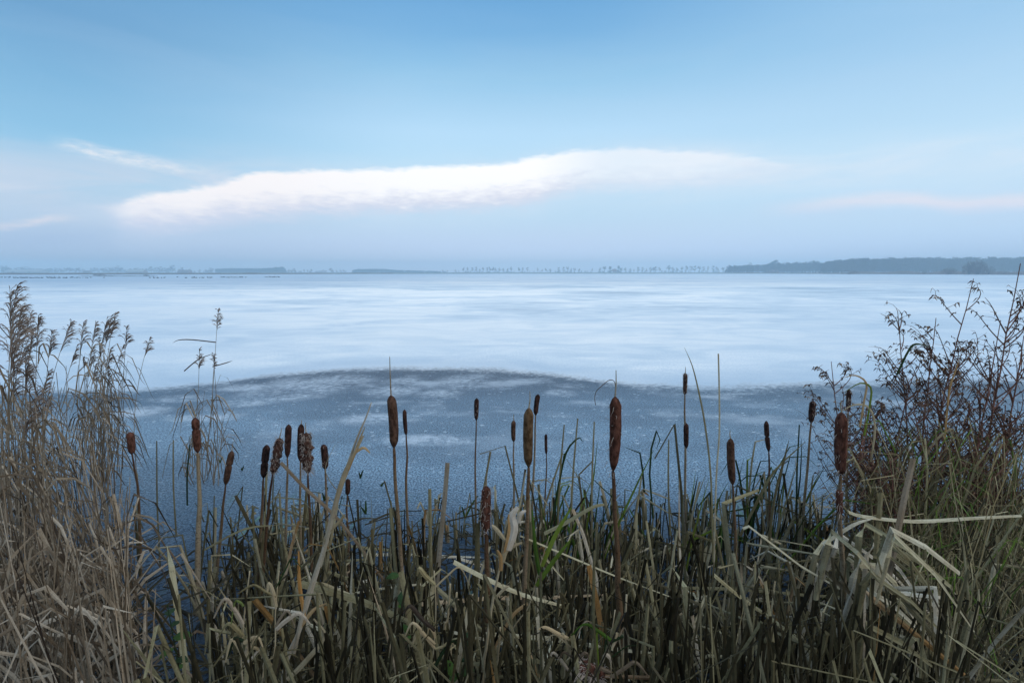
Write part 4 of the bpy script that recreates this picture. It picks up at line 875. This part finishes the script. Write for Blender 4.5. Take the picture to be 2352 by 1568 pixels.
# ---- common reeds with plumes
def reed(bx_, by_, tx, ty, label, group, d=None, plume=1., nl=None, dark=False, lean=1):
    d = d or G(bx_, by_).y; base_ = P(bx_, by_, d); base_.z = 0; base_.x = P(bx_, by_, d).x; tip = P(tx, ty+18*plume, d)+Vector((0, U(-.1, .1), 0))
    e = empty('reed', base_, label, 'reed', group); n = 9; pts = []
    bow = Vector((U(-.04, .04), U(-.05, .05), 0)); side = (1 if tx >= bx_ else -1)
    for i in range(n):
        f = i/(n-1); pts.append(lerp(base_, tip, f)+bow*math.sin(pi*f)+Vector((.03*lean*f**4, 0, -.01*f**4)))
    st = MB(); st.tube(pts, [lerp(.0028, .0011, i/(n-1)) for i in range(n)], 5, U(.2, .6), U(.3, .7)); st.obj('stem', M['reed'], e, base_)
    lv = MB(); Hh = tip.z; nl = nl if nl is not None else random.choice((5, 6, 7, 8))
    for k in range(nl):
        f = U(.2, .9); i = int(f*(n-1)); p = lerp(pts[i], pts[min(n-1, i+1)], f*(n-1)-i); a = random.choice((0, pi))+U(-.9, .9)
        o = Vector((cos(a), sin(a)*.7, 0)); Ln = U(.09, .28); up = U(.1, 1.9)
        q = [p, p+o*Ln*.25+Vector((0, 0, Ln*.25*up*2)), p+o*Ln*.55+Vector((0, 0, Ln*(.35*up))), p+o*Ln*.8+Vector((0, 0, -Ln*U(.0, .35))), p+o*Ln*U(.8, 1.)+Vector((0, 0, -Ln*U(.2, .8)))]
        lw = U(.004, .011); lv.ribbon(q, [lw*.5, lw, lw*.9, lw*.6, lw*.12], (o.x*-.3+U(-.3, .3), -.8, .6), U(.1, .8), .25, U(-.8, .8))
    lv.obj('leaves', M['reed'], e, base_)
    if plume:
        pm = MB(); ax = (pts[-1]-pts[-2]).normalized(); Lp = .20*plume; sgn = 1
        for k in range(int(40*min(plume, 1.4))):
            f = frand(); p = pts[-1]-ax*Lp*(.75*(1-f))+ax*Lp*.2*f; a = U(-1.2, 1.2) if frand() < .75 else U(0, 6.3); o = Vector((cos(a)*sgn, sin(a)*.6, 0))
            Ln = Lp*U(.25, .55)*(1.15-.75*f)
            q = [p, p+ax*Ln*.45+o*Ln*.12, p+ax*Ln*.65+o*Ln*.35, p+ax*Ln*.62+o*Ln*.65]
            w0 = U(.0012, .003); tn = frand(); pm.ribbon(q, [w0*.6, w0*1.6, w0*2.0, w0*.4], (U(-.5, .5), -1, .2), tn, .4)
            for z in range(2):
                q2 = lerp(q[1], q[2], frand()); pm.ribbon([q2, q2+o*Ln*.15+ax*Ln*U(0, .2), q2+o*Ln*.3+ax*Ln*U(-.1, .15)], [.001, .003, .0006], (0, -1, .3), tn, .3)
        pm.obj('plume', M['plume'], e, base_)
    return e
random.seed(33)
g1 = 'plumed reeds of the left-edge stand'
for x, y, pl_, dd_ in [(12, 668, 1.7, 2.6), (38, 664, 1.9, 2.5), (28, 700, 1.6, 2.6), (64, 722, 1., 2.8), (88, 706, 1., 3.0), (92, 742, 1., 2.9), (112, 738, 1.1, 2.9), (128, 748, 1., 3.), (150, 790, .8, 3.1), (60, 800, 1., 2.6), (20, 770, 1.2, 2.4), (45, 830, 1.1, 2.3), (78, 770, 1., 2.8), (5, 830, 1.1, 2.3), (100, 850, .9, 2.7), (35, 900, .9, 2.1), (70, 905, .8, 2.4), (12, 930, .9, 2.)]:
    reed(x*.75-6+U(-10, 10), 1160, x, y, 'plumed reed in the dense stand at the left edge of the picture', g1, dd_+U(-.1, .1), pl_, random.choice((3, 4, 5)))
g2 = 'plumed reeds of the second stand from the left'
for x, y, pl_ in [(178, 738, .9), (200, 732, 1.), (213, 770, .8), (230, 725, 1.), (246, 718, 1.1), (268, 712, .9), (286, 742, .9), (196, 792, .9), (258, 790, .7), (226, 800, .8), (180, 838, .8), (243, 835, .7), (160, 815, .6)]:
    reed(lerp(x, 215, .35)+U(-14, 14), U(1085, 1120), x, y, 'plumed reed in the open second stand from the left', g2, None, pl_, random.choice((3, 4, 5, 6)))
for i in range(38):
    x = U(165, 285) if i % 2 else random.gauss(225, 30); reed(x+U(-10, 10), U(1070, 1160), x+U(-14, 14), U(820, 1010), 'leafy plumeless reed stem in the second stand from the left', 'plumeless reed stems of the second stand', None, 0, random.choice((2, 3, 4)))
for i in range(64):
    x = U(-70, 150); reed(x+U(-14, 14), 1200, x+U(-16, 16), U(830, 1080), 'leafy plumeless reed stem in the left-edge stand', 'plumeless reed stems of the left-edge stand', U(1.5, 3.), 0, random.choice((2, 3, 4, 5)))
for i in range(46):
    x = U(-60, 290)*1.; yy = U(1130, 1400); reed(x+U(-20, 20), 1450, x+U(-40, 40), yy, 'low leafy reed in the tangle filling the lower left corner', 'low reeds of the lower left tangle', U(1.05, 1.9), 0, random.choice((3, 5, 6)))
reed(318, 1120, 338, 768, 'lone slender reed with a small plume right of the second stand', None, None, .7, 1)
reed(425, 1095, 438, 800, 'lone reed with a dense upright plume left of the tallest lone reed', None, None, .8, 4, lean=.3)
reed(470, 1105, 480, 708, 'tallest lone reed with a narrow plume and a level leaf on its left', None, None, .8, 2, lean=.2)
reed(492, 1110, 486, 805, 'short reed leaning against the tallest lone reed', None, None, .6, 2)
reed(505, 1100, 500, 818, 'thin reed just right of the tallest lone reed with a drooping tip', None, None, .4, 2)
for i in range(12):
    x = U(455, 512); reed(x, U(1080, 1120), x+U(-8, 12), U(880, 1010), 'short leafy reed stem around the foot of the tallest lone reed', 'short reed stems round the tallest lone reed', None, 0, 2)
for i in range(6):
    x = U(425, 450); reed(x, U(1080, 1115), x+U(-6, 10), U(930, 1030), 'short reed stem round the foot of the dense-plumed lone reed', 'short reed stems round the dense-plumed reed', None, 0, 1)
L('reed_leaf', 'long dark leaf held level to the left of the tallest lone reed', [(496, 786), (440, 780), (410, 781), (396, 788)], 2.7, .006, 'reed', .1, tipw=.1)
L('reed_leaf', 'thin dark leaf rising left to right beside the tallest lone reed', [(423, 852), (445, 833), (462, 822), (490, 812)], 2.7, .007, 'reed', .1, tipw=.3)
L('reed_leaf', 'thin leaf reaching far right from the short reeds by the tallest one', [(488, 842), (520, 833), (534, 828)], 2.7, .006, 'reed', .2, tipw=.1)

# broad withered grass leaves tangled in the lower left
random.seed(8)
tg = MB()
for i in range(600):
    y = U(1.02, 2.2); bx = U(-40, 315)*(1 if frand() < .8 else 1.05)
    if bx > 250 and frand() < .5: continue
    x = P(bx, 1400, y).x; z = U(0, .5)*(1 if y < 1.6 else .5); a = U(0, 2*pi); o = Vector((cos(a), sin(a)*.7, 0)); Ln = U(.1, .32)
    p = Vector((x, y, z)); up_ = U(.1, 1.3); q = [p, p+o*Ln*.3+Vector((0, 0, Ln*.5*up_)), p+o*Ln*.7+Vector((0, 0, Ln*.8*up_)), p+o*Ln+Vector((0, 0, Ln*(.8*up_-U(0, .8))))]
    for v in q: v.z = max(.01, v.z)
    lw = U(.004, .014); tg.ribbon(q, [lw*.6, lw, lw*.8, lw*.15], (U(-.5, .5), -.8, .6), min(.92, .08+frand()*.78), .25, U(-.6, .6))
for i in range(330):
    y = 1.0+2.0*frand()**.9; bx = U(-60, 290) if y > 1.9 else U(-60, 300); x = P(bx, 1300, y).x
    yt = U(920, 1180) if (y > 1.9 and not 128 < bx < 168) else U(1120, 1400); h = max(.1, P(bx, yt, y).z); o = Vector((U(-.12, .12), U(-.1, .1), 0)); tn = min(.95, max(0, random.gauss(.5, .28))); r_ = U(.0012, .0028)
    b0 = Vector((x, y, 0)); tg.tube([b0, b0+Vector((0, 0, h*.55))+o*h*.3, b0+Vector((0, 0, h))+o*h], [r_, r_, r_*.4], 3, tn, tn, cap=False)
tag(tg.obj('reed_tangle', M['reed']), 'tangle of withered reed leaves filling the lower left', 'reed leaves', kind='stuff')

# ---- dead branching herbs of the right thicket
def herb(bx_, by_, tx, ty, d, label, seed, leafy=1., spread=.35, group=None, nbr=14, curl=-1):
    rnd = random.Random(seed); base_ = P(bx_, by_, d); base_.z = 0; tip = P(tx, ty, d); Hh = tip.z
    e = empty('dead_herb', base_, label, 'dead plant', group); st = MB(); lv = MB()
    def leafs(p, o, n):
        for k in range(n):
            a = rnd.uniform(0, 2*pi); q = Vector((cos(a), sin(a), rnd.uniform(-1, .3))).normalized(); Ln = rnd.uniform(.008, .026)
            lv.ribbon([p, p+q*Ln*.5+Vector((0, 0, .003)), p+q*Ln+Vector((0, 0, -Ln*.4))], [.002, rnd.uniform(.003, .009), .001], (rnd.uniform(-1, 1), -1, rnd.uniform(-1, 1)), rnd.random(), .5, rnd.uniform(-1.5, 1.5))
    n = 12; bow = Vector((rnd.uniform(-.05, .05), rnd.uniform(-.05, .05), 0)); pts = [lerp(base_, tip, i/(n-1))+bow*math.sin(pi*i/(n-1))+Vector((rnd.uniform(-.004, .004), 0, 0)) for i in range(n)]
    st.tube(pts, [lerp(.0062, .0014, i/(n-1)) for i in range(n)], 5, .5, .3)
    for k in range(nbr):
        f = rnd.uniform(.3, .93); i = int(f*(n-1)); p = lerp(pts[i], pts[i+1], f*(n-1)-i); a = rnd.choice((0, pi))+rnd.uniform(-1, 1)
        Ln = spread*Hh*(1.12-f)*rnd.uniform(.6, 1.1)+.06; o = Vector((cos(a), sin(a)*.7, 0))
        dr = (o*.55+Vector((0, 0, 1))).normalized(); q = [p]
        for s_ in range(1, 7): q.append(p+dr*Ln*s_/6+o*Ln*.12*math.sin(pi*s_/6)+Vector((curl*.04*(s_/6)**3, 0, -.02*(s_/6)**3)))
        st.tube(q, [lerp(.0030, .0009, s_/6) for s_ in range(7)], 4, .4, .15)
        for s_ in range(2, 7):
            if rnd.random() < .75:
                a2 = rnd.uniform(0, 2*pi); o2 = Vector((cos(a2), sin(a2)*.6, rnd.uniform(.2, 1))).normalized(); l2 = Ln*rnd.uniform(.12, .35); q2 = [q[s_], q[s_]+o2*l2*.5, q[s_]+o2*l2+Vector((curl*.012, 0, -.006))]
                st.tube(q2, [.0011, .0008, .0005], 3, .3, cap=False)
                leafs(q2[1], o2, int(rnd.random()*1.7*leafy)); leafs(q2[2], o2, int(rnd.random()*3*leafy))
            leafs(q[s_], o, int(rnd.random()*1.8*leafy))
    for k in range(int(40*leafy)):
        f = rnd.uniform(.1, .8); i = int(f*(n-1)); leafs(lerp(pts[i], pts[i+1], .5), None, 1)
    st.obj('stems', M['forb'], e, base_); lv.obj('leaves', M['forb_leaf'], e, base_); return e
random.seed(44)
herb(2160, 1190, 2238, 640, 2.2, 'tallest bushy dead herb of the thicket, its feathery top bent left', 1, 2.0, .30, nbr=30)
herb(2110, 1200, 2062, 712, 2.3, 'dead herb with a bent feathery top at the left of the thicket', 2, 1.8, .30, nbr=26)
herb(2130, 1210, 2150, 730, 2.25, 'thin branching dead herb between the two bent-topped ones', 3, 1.2, .30, nbr=16)
herb(2190, 1200, 2300, 735, 2.2, 'leaning dead herb with bare reddish twigs right of the tallest one', 4, .8, .42, nbr=20)
herb(2230, 1230, 2345, 605, 1.9, 'dark twiggy dead herb cut by the right edge of the picture', 5, 1.3, .3, nbr=20)
herb(2280, 1240, 2352, 770, 2.0, 'bare spreading dead herb at the right edge below the twiggy one', 6, .7, .4, nbr=16)
herb(1975, 1160, 1908, 830, 2.4, 'small rounded dead herb thick with curled leaves beside the big red cattail', 7, 2.6, .42, nbr=26)
herb(2080, 1230, 2100, 850, 2.2, 'short dense dead herb at the foot of the left bent-topped one', 8, 1.4, .36, nbr=18)
herb(2150, 1250, 2180, 860, 2.1, 'short dense dark dead herb in the heart of the thicket', 9, 1.4, .36, nbr=20)
herb(2240, 1260, 2250, 870, 2.05, 'short dead herb in the right half of the thicket', 10, 1.2, .4, nbr=18)
herb(2020, 1230, 2000, 930, 2.2, 'low leafy dead herb right behind the big red cattail', 11, 2.0, .4, nbr=18)
herb(2330, 1280, 2310, 930, 1.9, 'low dark dead herb near the right edge', 12, 2.0, .4, nbr=18)
for i in range(30):
    x = U(1990, 2345); herb(x+U(-25, 25), U(1200, 1290), x, U(920, 1080), U(1.8, 2.25), 'low dark dead herb filling the base of the right thicket', 100+i, 1.1, .4, 'low dead herbs at the base of the right thicket', 13)

# tangled grass of the right bank
random.seed(55)
gm = MB()
for i in range(2700):
    bx = 1990+380*frand()**.8 if i < 1900 else U(2350, 2750); y = U(1.25, 2.3)
    if bx < 2110 and y < 1.7: continue
    if y < 1.55 and frand() < .6: continue
    x = P(bx, 1200, y).x; zt = H-y*random.choice((U(.36, .60), U(.40, .66))); zt = max(.06, zt)*U(.35, 1.0)
    a = U(0, 2*pi); o = Vector((cos(a), sin(a)*.6, 0)); Ln = U(.15, .5); f0 = frand(); z0 = max(0, zt-Ln)*f0
    p = Vector((x, y, z0)); m1_ = p+o*Ln*.12+Vector((0, 0, (zt-z0)*.6)); m2_ = p+o*Ln*.4+Vector((0, 0, (zt-z0))); q = [p, m1_, m2_, m2_+o*Ln*.35+Vector((0, 0, -Ln*U(0, .3))), m2_+o*Ln*.6+Vector((0, 0, -Ln*U(.2, .8)))]
    for v in q: v.z = max(.01, v.z)
    lw = U(.0015, .0065); tn = frand(); tn = tn*.78 if frand() < .92 else .8+tn*.2
    gm.ribbon(q, [lw*.6, lw, lw*.9, lw*.6, lw*.15], (U(-.6, .6), -.8, .5), tn, .3, U(-.8, .8))
for i in range(330):                       # taller pale and green blades threading the thicket
    bx = U(1985, 2352); y = U(1.75, 2.3); p0 = P(bx, 1200, y); p0.z = 0; zt = P(bx, U(970, 1170), y).z; a = U(0, 2*pi); o = Vector((cos(a), sin(a)*.5, 0)); hh = zt
    q = [p0, p0+Vector((0, 0, hh*.5))+o*.03, p0+Vector((0, 0, hh*.85))+o*.09, p0+Vector((0, 0, hh))+o*.17, p0+Vector((0, 0, hh*U(.8, 1.)))+o*.27]; lw = U(.003, .008); tn = U(.3, .78) if frand() < .84 else U(.8, 1)
    gm.ribbon(q, [lw*.5, lw*.8, lw, lw*.8, lw*.15], (U(-.6, .6), -.8, .3), tn, .3, U(-.8, .8))
for i in range(480):                       # thin wiry stalks in the bottom middle and left
    bx = U(540, 1500); y = U(.8, 1.2); x = P(bx, 1500, y).x; z = U(.1, .55); a = U(-.6, .6)+random.choice((0, pi)); Ln = U(.1, .35)
    p = Vector((x, y, z)); o = Vector((cos(a), sin(a), U(-.7, .8))).normalized(); q = smooth_path([p, p+o*Ln*.5+Vector((0, U(-.02, .02), U(-.02, .03))), p+o*Ln], 3)
    if any(v.z < .005 for v in q) or proj(q[0])[1] < 1300 or proj(q[-1])[1] < 1270: continue
    lw = U(.0012, .0035); gm.ribbon(q, [lw]*len(q), (0, -1, .5), U(.05, .7), .3)
tag(gm.obj('grass', M['grass']), 'tangled dead and green grass of the near bank', 'grass', kind='stuff')

# long curving blades over the thicket
for i, (pts, mt_, tn, lb) in enumerate([
    ([(1975, 980), (1985, 920), (1990, 880), (1965, 862), (1935, 868)], 'straw', .9, 'orange-tipped grass leaf blown left, topmost beside the small rounded herb'),
    ([(1985, 1000), (1998, 930), (2000, 890), (1975, 880), (1940, 900)], 'green', .9, 'green grass leaf blown left under the orange-tipped one'),
    ([(2000, 1060), (2010, 980), (1995, 935), (1960, 930), (1925, 950)], 'straw', .4, 'pale grass leaf arching left over dark ice at the thicket'),
    ([(2060, 860), (2090, 800), (2110, 790), (2135, 798)], 'green', .5, 'fresh green leaf caught in the left bent-topped herb'),
    ([(2170, 1010), (2180, 900), (2195, 850), (2205, 820)], 'straw', .95, 'orange dry leaf standing in the heart of the thicket'),
    ([(2120, 1060), (2150, 1010), (2190, 985), (2170, 1040)], 'straw', .2, 'broad pale leaf folded in the middle of the thicket'),
    ([(2250, 1140), (2290, 1080), (2310, 1040), (2320, 1000)], 'green', .85, 'bright green upright leaf at the right of the thicket'),
    ([(2180, 1230), (2240, 1210), (2300, 1180), (2350, 1150)], 'green', .95, 'yellow-green leaf lying over the long level leaf'),
    ([(2230, 1190), (2290, 1130), (2350, 1110)], 'green', .7, 'green leaf above the yellow-green one at the right edge')]):
    L('grass_leaf', lb, pts, 1.9, .009, mt_, tn, tipw=.1)

# ---- the pale dead reed leaning across the left bed
random.seed(66)
def stalk(name, label, pts, d, r0, r1, mt_, leafdefs, d2=None, cat='reed', tint=.5):
    d2 = d2 or d; N_ = len(pts); q = [P(x, y, lerp(d, d2, i/(N_-1))) for i, (x, y) in enumerate(pts)]
    if q[0].z > .03: q = [Vector((q[0].x-(q[1].x-q[0].x)*.2, q[0].y, 0))]+q
    root = q[0].copy(); e = empty(name, root, label, cat); sp_ = smooth_path(q, 6); n = len(sp_); st = MB(); st.tube(sp_, [lerp(r0, r1, i/(n-1)) for i in range(n)], 6, tint, tint+.1); st.obj('stem', M[mt_], e, root, True)
    for (lp, w_, tn, m2) in leafdefs:
        ql = smooth_path([P(x, y, lerp(d, d2, .5)-.01) for x, y in lp], 4); k = len(ql); lf = MB(); lf.ribbon(ql, [w_*(.35+.65*math.sin(pi*min(1, .25+.75*i/(k-1)))) for i in range(k)], (U(-.3, .3), -1, .3), tn, .3, U(-.7, .7)); lf.obj('leaf', M[m2], e, root)
    return e
stalk('dead_reed', 'pale straw-coloured dead reed leaning up right across the left bed, wrapped in dry leaves', [(650, 1590), (690, 1440), (735, 1290), (775, 1140), (815, 1020), (840, 960), (853, 924)], 1.0, .0062, .0010, 'pale',
      [([(675, 1500), (700, 1390), (740, 1270), (770, 1170)], .010, .2, 'pale'), ([(735, 1300), (765, 1180), (790, 1090), (815, 1040)], .011, .0, 'pale'), ([(765, 1180), (785, 1110), (810, 1050), (835, 1000)], .010, .4, 'straw'), ([(800, 1080), (822, 1020), (838, 980)], .006, .9, 'straw'),
       ([(778, 1130), (755, 1100), (748, 1070), (770, 1020)], .002, .3, 'straw'), ([(815, 1040), (835, 1028), (850, 1040)], .006, .9, 'straw'), ([(690, 1440), (720, 1400), (750, 1385)], .008, .9, 'straw'), ([(742, 1280), (752, 1230), (786, 1190), (792, 1180)], .007, .1, 'straw'), ([(700, 1420), (688, 1340), (686, 1265)], .008, 1., 'straw'), ([(660, 1560), (700, 1520), (745, 1460), (720, 1420)], .011, .4, 'straw')], .98)
stalk('dead_reed', 'pale dead reed with curled whitish and orange leaves standing in the centre of the bed', [(1108, 1590), (1118, 1480), (1130, 1390), (1150, 1290), (1160, 1220), (1172, 1175)], 1.0, .0045, .0015, 'straw',
      [([(1160, 1240), (1140, 1215), (1130, 1205)], .009, .3, 'straw'), ([(1160, 1270), (1170, 1220), (1168, 1180)], .010, .95, 'straw'), ([(1166, 1262), (1180, 1215), (1176, 1185), (1190, 1164)], .020, .9, 'pale'), ([(1190, 1200), (1196, 1180), (1208, 1172)], .010, .8, 'pale'), ([(1155, 1290), (1165, 1262), (1200, 1245)], .010, .4, 'straw'), ([(1140, 1370), (1160, 1350), (1170, 1345)], .007, .4, 'straw'), ([(1150, 1310), (1150, 1280), (1142, 1262)], .010, .95, 'straw')])
stalk('green_reed', 'fresh reed with three long green leaves in the centre right of the bed', [(1105, 1570), (1180, 1440), (1215, 1390), (1240, 1300), (1262, 1230)], 1.1, .0022, .001, 'straw',
      [([(1240, 1320), (1230, 1260), (1222, 1170)], .010, .75, 'green'), ([(1245, 1300), (1275, 1230), (1312, 1165)], .011, .92, 'green'), ([(1232, 1345), (1270, 1290), (1310, 1240)], .011, .85, 'green'), ([(1212, 1385), (1180, 1410), (1150, 1460), (1120, 1520)], .009, .9, 'straw')])
for i, (b, lb) in enumerate([(545, 'withered grass plant with broad curled straw leaves at the bottom, leftmost'), (620, 'withered grass plant with a green blade at the bottom, beside the pale reed'), (985, 'thin withered grass plant at the bottom left of centre'), (1390, 'low grass plant with blue-green leaves at the bottom centre'), (1300, 'withered grass plant with curled grey leaves at the bottom, left of the fallen head')]):
    t_ = [(b+U(-20, 20), 1590), (b+10, 1500), (b+20+U(-8, 8), 1400), (b+20+U(-14, 14), 1310)][:4 if i < 3 else 3]
    defs = []
    for k in range(9):
        f = U(.1, 1.); cx_ = b+14; cy = 1570-230*f*(1 if i < 3 else .5); sgn = random.choice((-1, 1)); a_ = U(.2, 1.3); L_ = U(30, 105); dx_ = sgn*cos(a_)*L_; dy_ = -sin(a_)*L_; fo = U(-10, 60)
        defs.append(([(cx_, cy), (cx_+dx_*.35+U(-5, 5), cy+dy_*.45), (cx_+dx_*.7, cy+dy_*.8+U(-8, 8)), (cx_+dx_*U(.8, 1.2), cy+dy_*.8+fo)], U(.003, .010), U(.0, .9), 'green' if (k == 0 or (i == 3 and k < 4)) else random.choice(('straw', 'reed', 'grass'))))
    stalk('grass_plant', lb, t_, .93, .002, .0012, 'straw', defs, cat='grass')
# pale stub stalks near the bottom
for i, (x, y, yt, lb) in enumerate([(1425, 1590, 1365, 'thin pale wiry stalk rising from the bottom edge right of centre'), (1020, 1500, 1340, 'pale stub of a leafless stalk low in the left middle'), (1035, 1500, 1360, 'shorter pale stub close to the right of the other stub'), (1135, 1590, 1440, 'pale stub stalk low in the centre')]):
    stalk('dead_stalk', lb, [(x, y), (x+8, (y+yt)/2), (x+14, yt)], 1.0, .003, .0024, 'straw', [], tint=.3)
# bright green blade at the bottom edge
L('grass_leaf', 'single bright green blade standing at the bottom edge', [(1371, 1590), (1372, 1530), (1370, 1480), (1371, 1452)], .95, .008, 'green', .9, tipw=.4)
# small green shoots frozen in the ice
for i, (x, y, h, lb) in enumerate([(828, 1098, .07, 'tiny green shoot pair frozen in open ice right of the pale reed'), (876, 1116, .03, 'flat green leaf tip lying on the ice left of the spiked cattail'), (505, 1062, .05, 'tiny green shoot stub in the ice by the lone reeds'), (556, 1080, .035, 'small green stub in open ice right of the lone reeds'), (840, 1180, .09, 'bent green shoot looped over on the ice'), (1068, 1190, .14, 'dark green pointed shoot behind the low red cattail'), (745, 1150, .10, 'dark green shoot at the foot of the rounded cattail head'), (1570, 1180, .16, 'bright green leaf cluster on the two-headed stem'), (2140, 1060, .05, 'green leaf cluster in the thicket')][:7]):
    g_ = G(x, y); e = empty('green_shoot', g_, lb, 'green shoot')
    for k in range(2):
        lf = MB(); o = Vector((U(-.4, .4)+(-.3 if k else .3), U(-.2, .2), 0)); hh = h*(1 if k == 0 else .6)
        q = [g_, g_+o*hh*.5+Vector((0, 0, hh*.6)), g_+o*hh*1.+Vector((0, 0, hh))]
        if 'bent' in lb: q.append(g_+o*hh*1.8+Vector((0, 0, hh*.2)))
        lf.ribbon(q, [.012, .012, .006, .003][:len(q)], (0, -1, .2), U(.4, .7), .3); lf.obj('leaf', M['green'], e, g_)
# nettles / ground ivy near the bottom
def nettle(x, y, d, lb, n=16):
    p0 = P(x, y, d); root = Vector((p0.x, p0.y, 0)); e = empty('nettle', root, lb, 'weed'); st = MB(); top = p0+Vector((U(-.03, .03), 0, .06))
    st.tube([root, lerp(root, top, .5)+Vector((.01, 0, 0)), top], [.002, .0018, .001], 5, .3); st.obj('stem', M['green'], e, root)
    lv = MB()
    for k in range(n):
        z = lerp(.35, 1., k/n); c = lerp(root, top, z); a = U(0, 2*pi); o = Vector((cos(a), sin(a), U(-.3, .3))).normalized(); Ln = U(.022, .045)
        lv.ribbon([c, c+o*Ln*.3, c+o*Ln*.6, c+o*Ln*.85+Vector((0, 0, -.004)), c+o*Ln+Vector((0, 0, -.008))], [.002, Ln*.55, Ln*.6, Ln*.35, .002], (0, -.3, 1), U(.3, .8), .2)
    lv.obj('leaves', M['green'], e, root)
nettle(415, 1440, 1.05, 'green leafy weed low on the left side of the cattail bed')
nettle(1035, 1540, .98, 'green leafy weed at the bottom, left of centre', 14); nettle(1075, 1500, 1.0, 'green leafy weed at the bottom, centre', 20); nettle(940, 1330, 1.2, 'small green weed in the left middle of the bed', 10)

random.seed(91)
for i in range(30):
    sx = U(1880, 2060); sy = U(1200, 1460); Lx = U(90, 260); slope = U(.5, 1.3); d = U(.95, 1.5)
    q = [(sx-U(20, 60), sy+U(120, 260)), (sx-U(5, 20), sy+U(20, 60)), (sx, sy), (sx+Lx*.5, sy+Lx*.5*slope*.8), (sx+Lx, sy+Lx*slope)]
    q3 = [P(x, y, d+U(-.05, .05)) for x, y in q]
    if min(v.z for v in q3) < .01: q3 = [Vector((v.x, v.y, max(.01+.01*frand(), v.z))) for v in q3]
    m_ = MB(); lw = U(.010, .018); m_.ribbon(q3, [lw, lw, lw*.9, lw*.85, lw*U(.3, .8)], (U(-.3, .2), -.8, .8), min(.94, max(0, random.gauss(.50, .22))), .25)
    tag(m_.obj('bent_leaf', M['cattail'], None, q3[0]), 'broad grey cattail leaf bent over down right', 'leaf', 'bent leaves flowing to the lower right')
px_key = lambda o: o.location.x/max(.1, o.location.y)
number('bent leaves flowing to the lower right', 'broad grey leaf bent over down right', 'in the lower right sheaf', px_key)
number('fallen cattail leaves in the bed', 'fallen cattail leaf lying slanted', 'among the broken shoots of the bed', px_key)
number('plumed reeds of the left-edge stand', 'plumed reed', 'in the dense stand at the left edge', px_key)
number('plumed reeds of the second stand from the left', 'plumed reed', 'in the open second stand', px_key)
number('plumeless reed stems of the second stand', 'leafy plumeless reed stem', 'in the open second stand', px_key)
number('plumeless reed stems of the left-edge stand', 'leafy plumeless reed stem', 'in the stand at the left edge', px_key)
number('low reeds of the lower left tangle', 'low leafy reed', 'in the tangle filling the lower left corner', px_key)
number('short reed stems round the tallest lone reed', 'short reed stem', 'around the foot of the tallest lone reed', px_key)
number('short reed stems round the dense-plumed reed', 'short reed stem', 'around the foot of the dense-plumed reed', px_key)
number('low dead herbs at the base of the right thicket', 'low dark dead herb', 'along the base of the right thicket', px_key)

seen = {}
for o in COL.objects:
    if o.get('label') and o.get('group') and 'shoot' in o['label']: seen.setdefault(o['label'], []).append(o)
for lb, obs in seen.items():
    if len(obs) > 1:
        obs.sort(key=px_key); wd_ = {2: ['left one', 'right one'], 3: ['left one', 'middle one', 'right one']}.get(len(obs)) or ['%s from left' % ordw(i+1) for i in range(len(obs))]
        for o, w__ in zip(obs, wd_): o['label'] = lb+', '+w__
# ------------------------------------------------------------------ haze
hb = MB(); hb.box((-1600, -1240, -1.9), (1600, 1240, 26)); hz = hb.obj('haze', bpy.data.materials.new('haze'))
tag(hz, 'thin blue winter haze over the lake', 'haze', kind='stuff')
hm = hz.data.materials[0]; hm.use_nodes = True; t = NT(hm.node_tree)
pv = t.n('ShaderNodeVolumePrincipled'); pv.inputs['Color'].default_value = (.55, .80, 1, 1); pv.inputs['Density'].default_value = .00125
pv.inputs['Anisotropy'].default_value = .1
o_ = t.n('ShaderNodeOutputMaterial'); t.l(pv.outputs[0], o_.inputs[1])
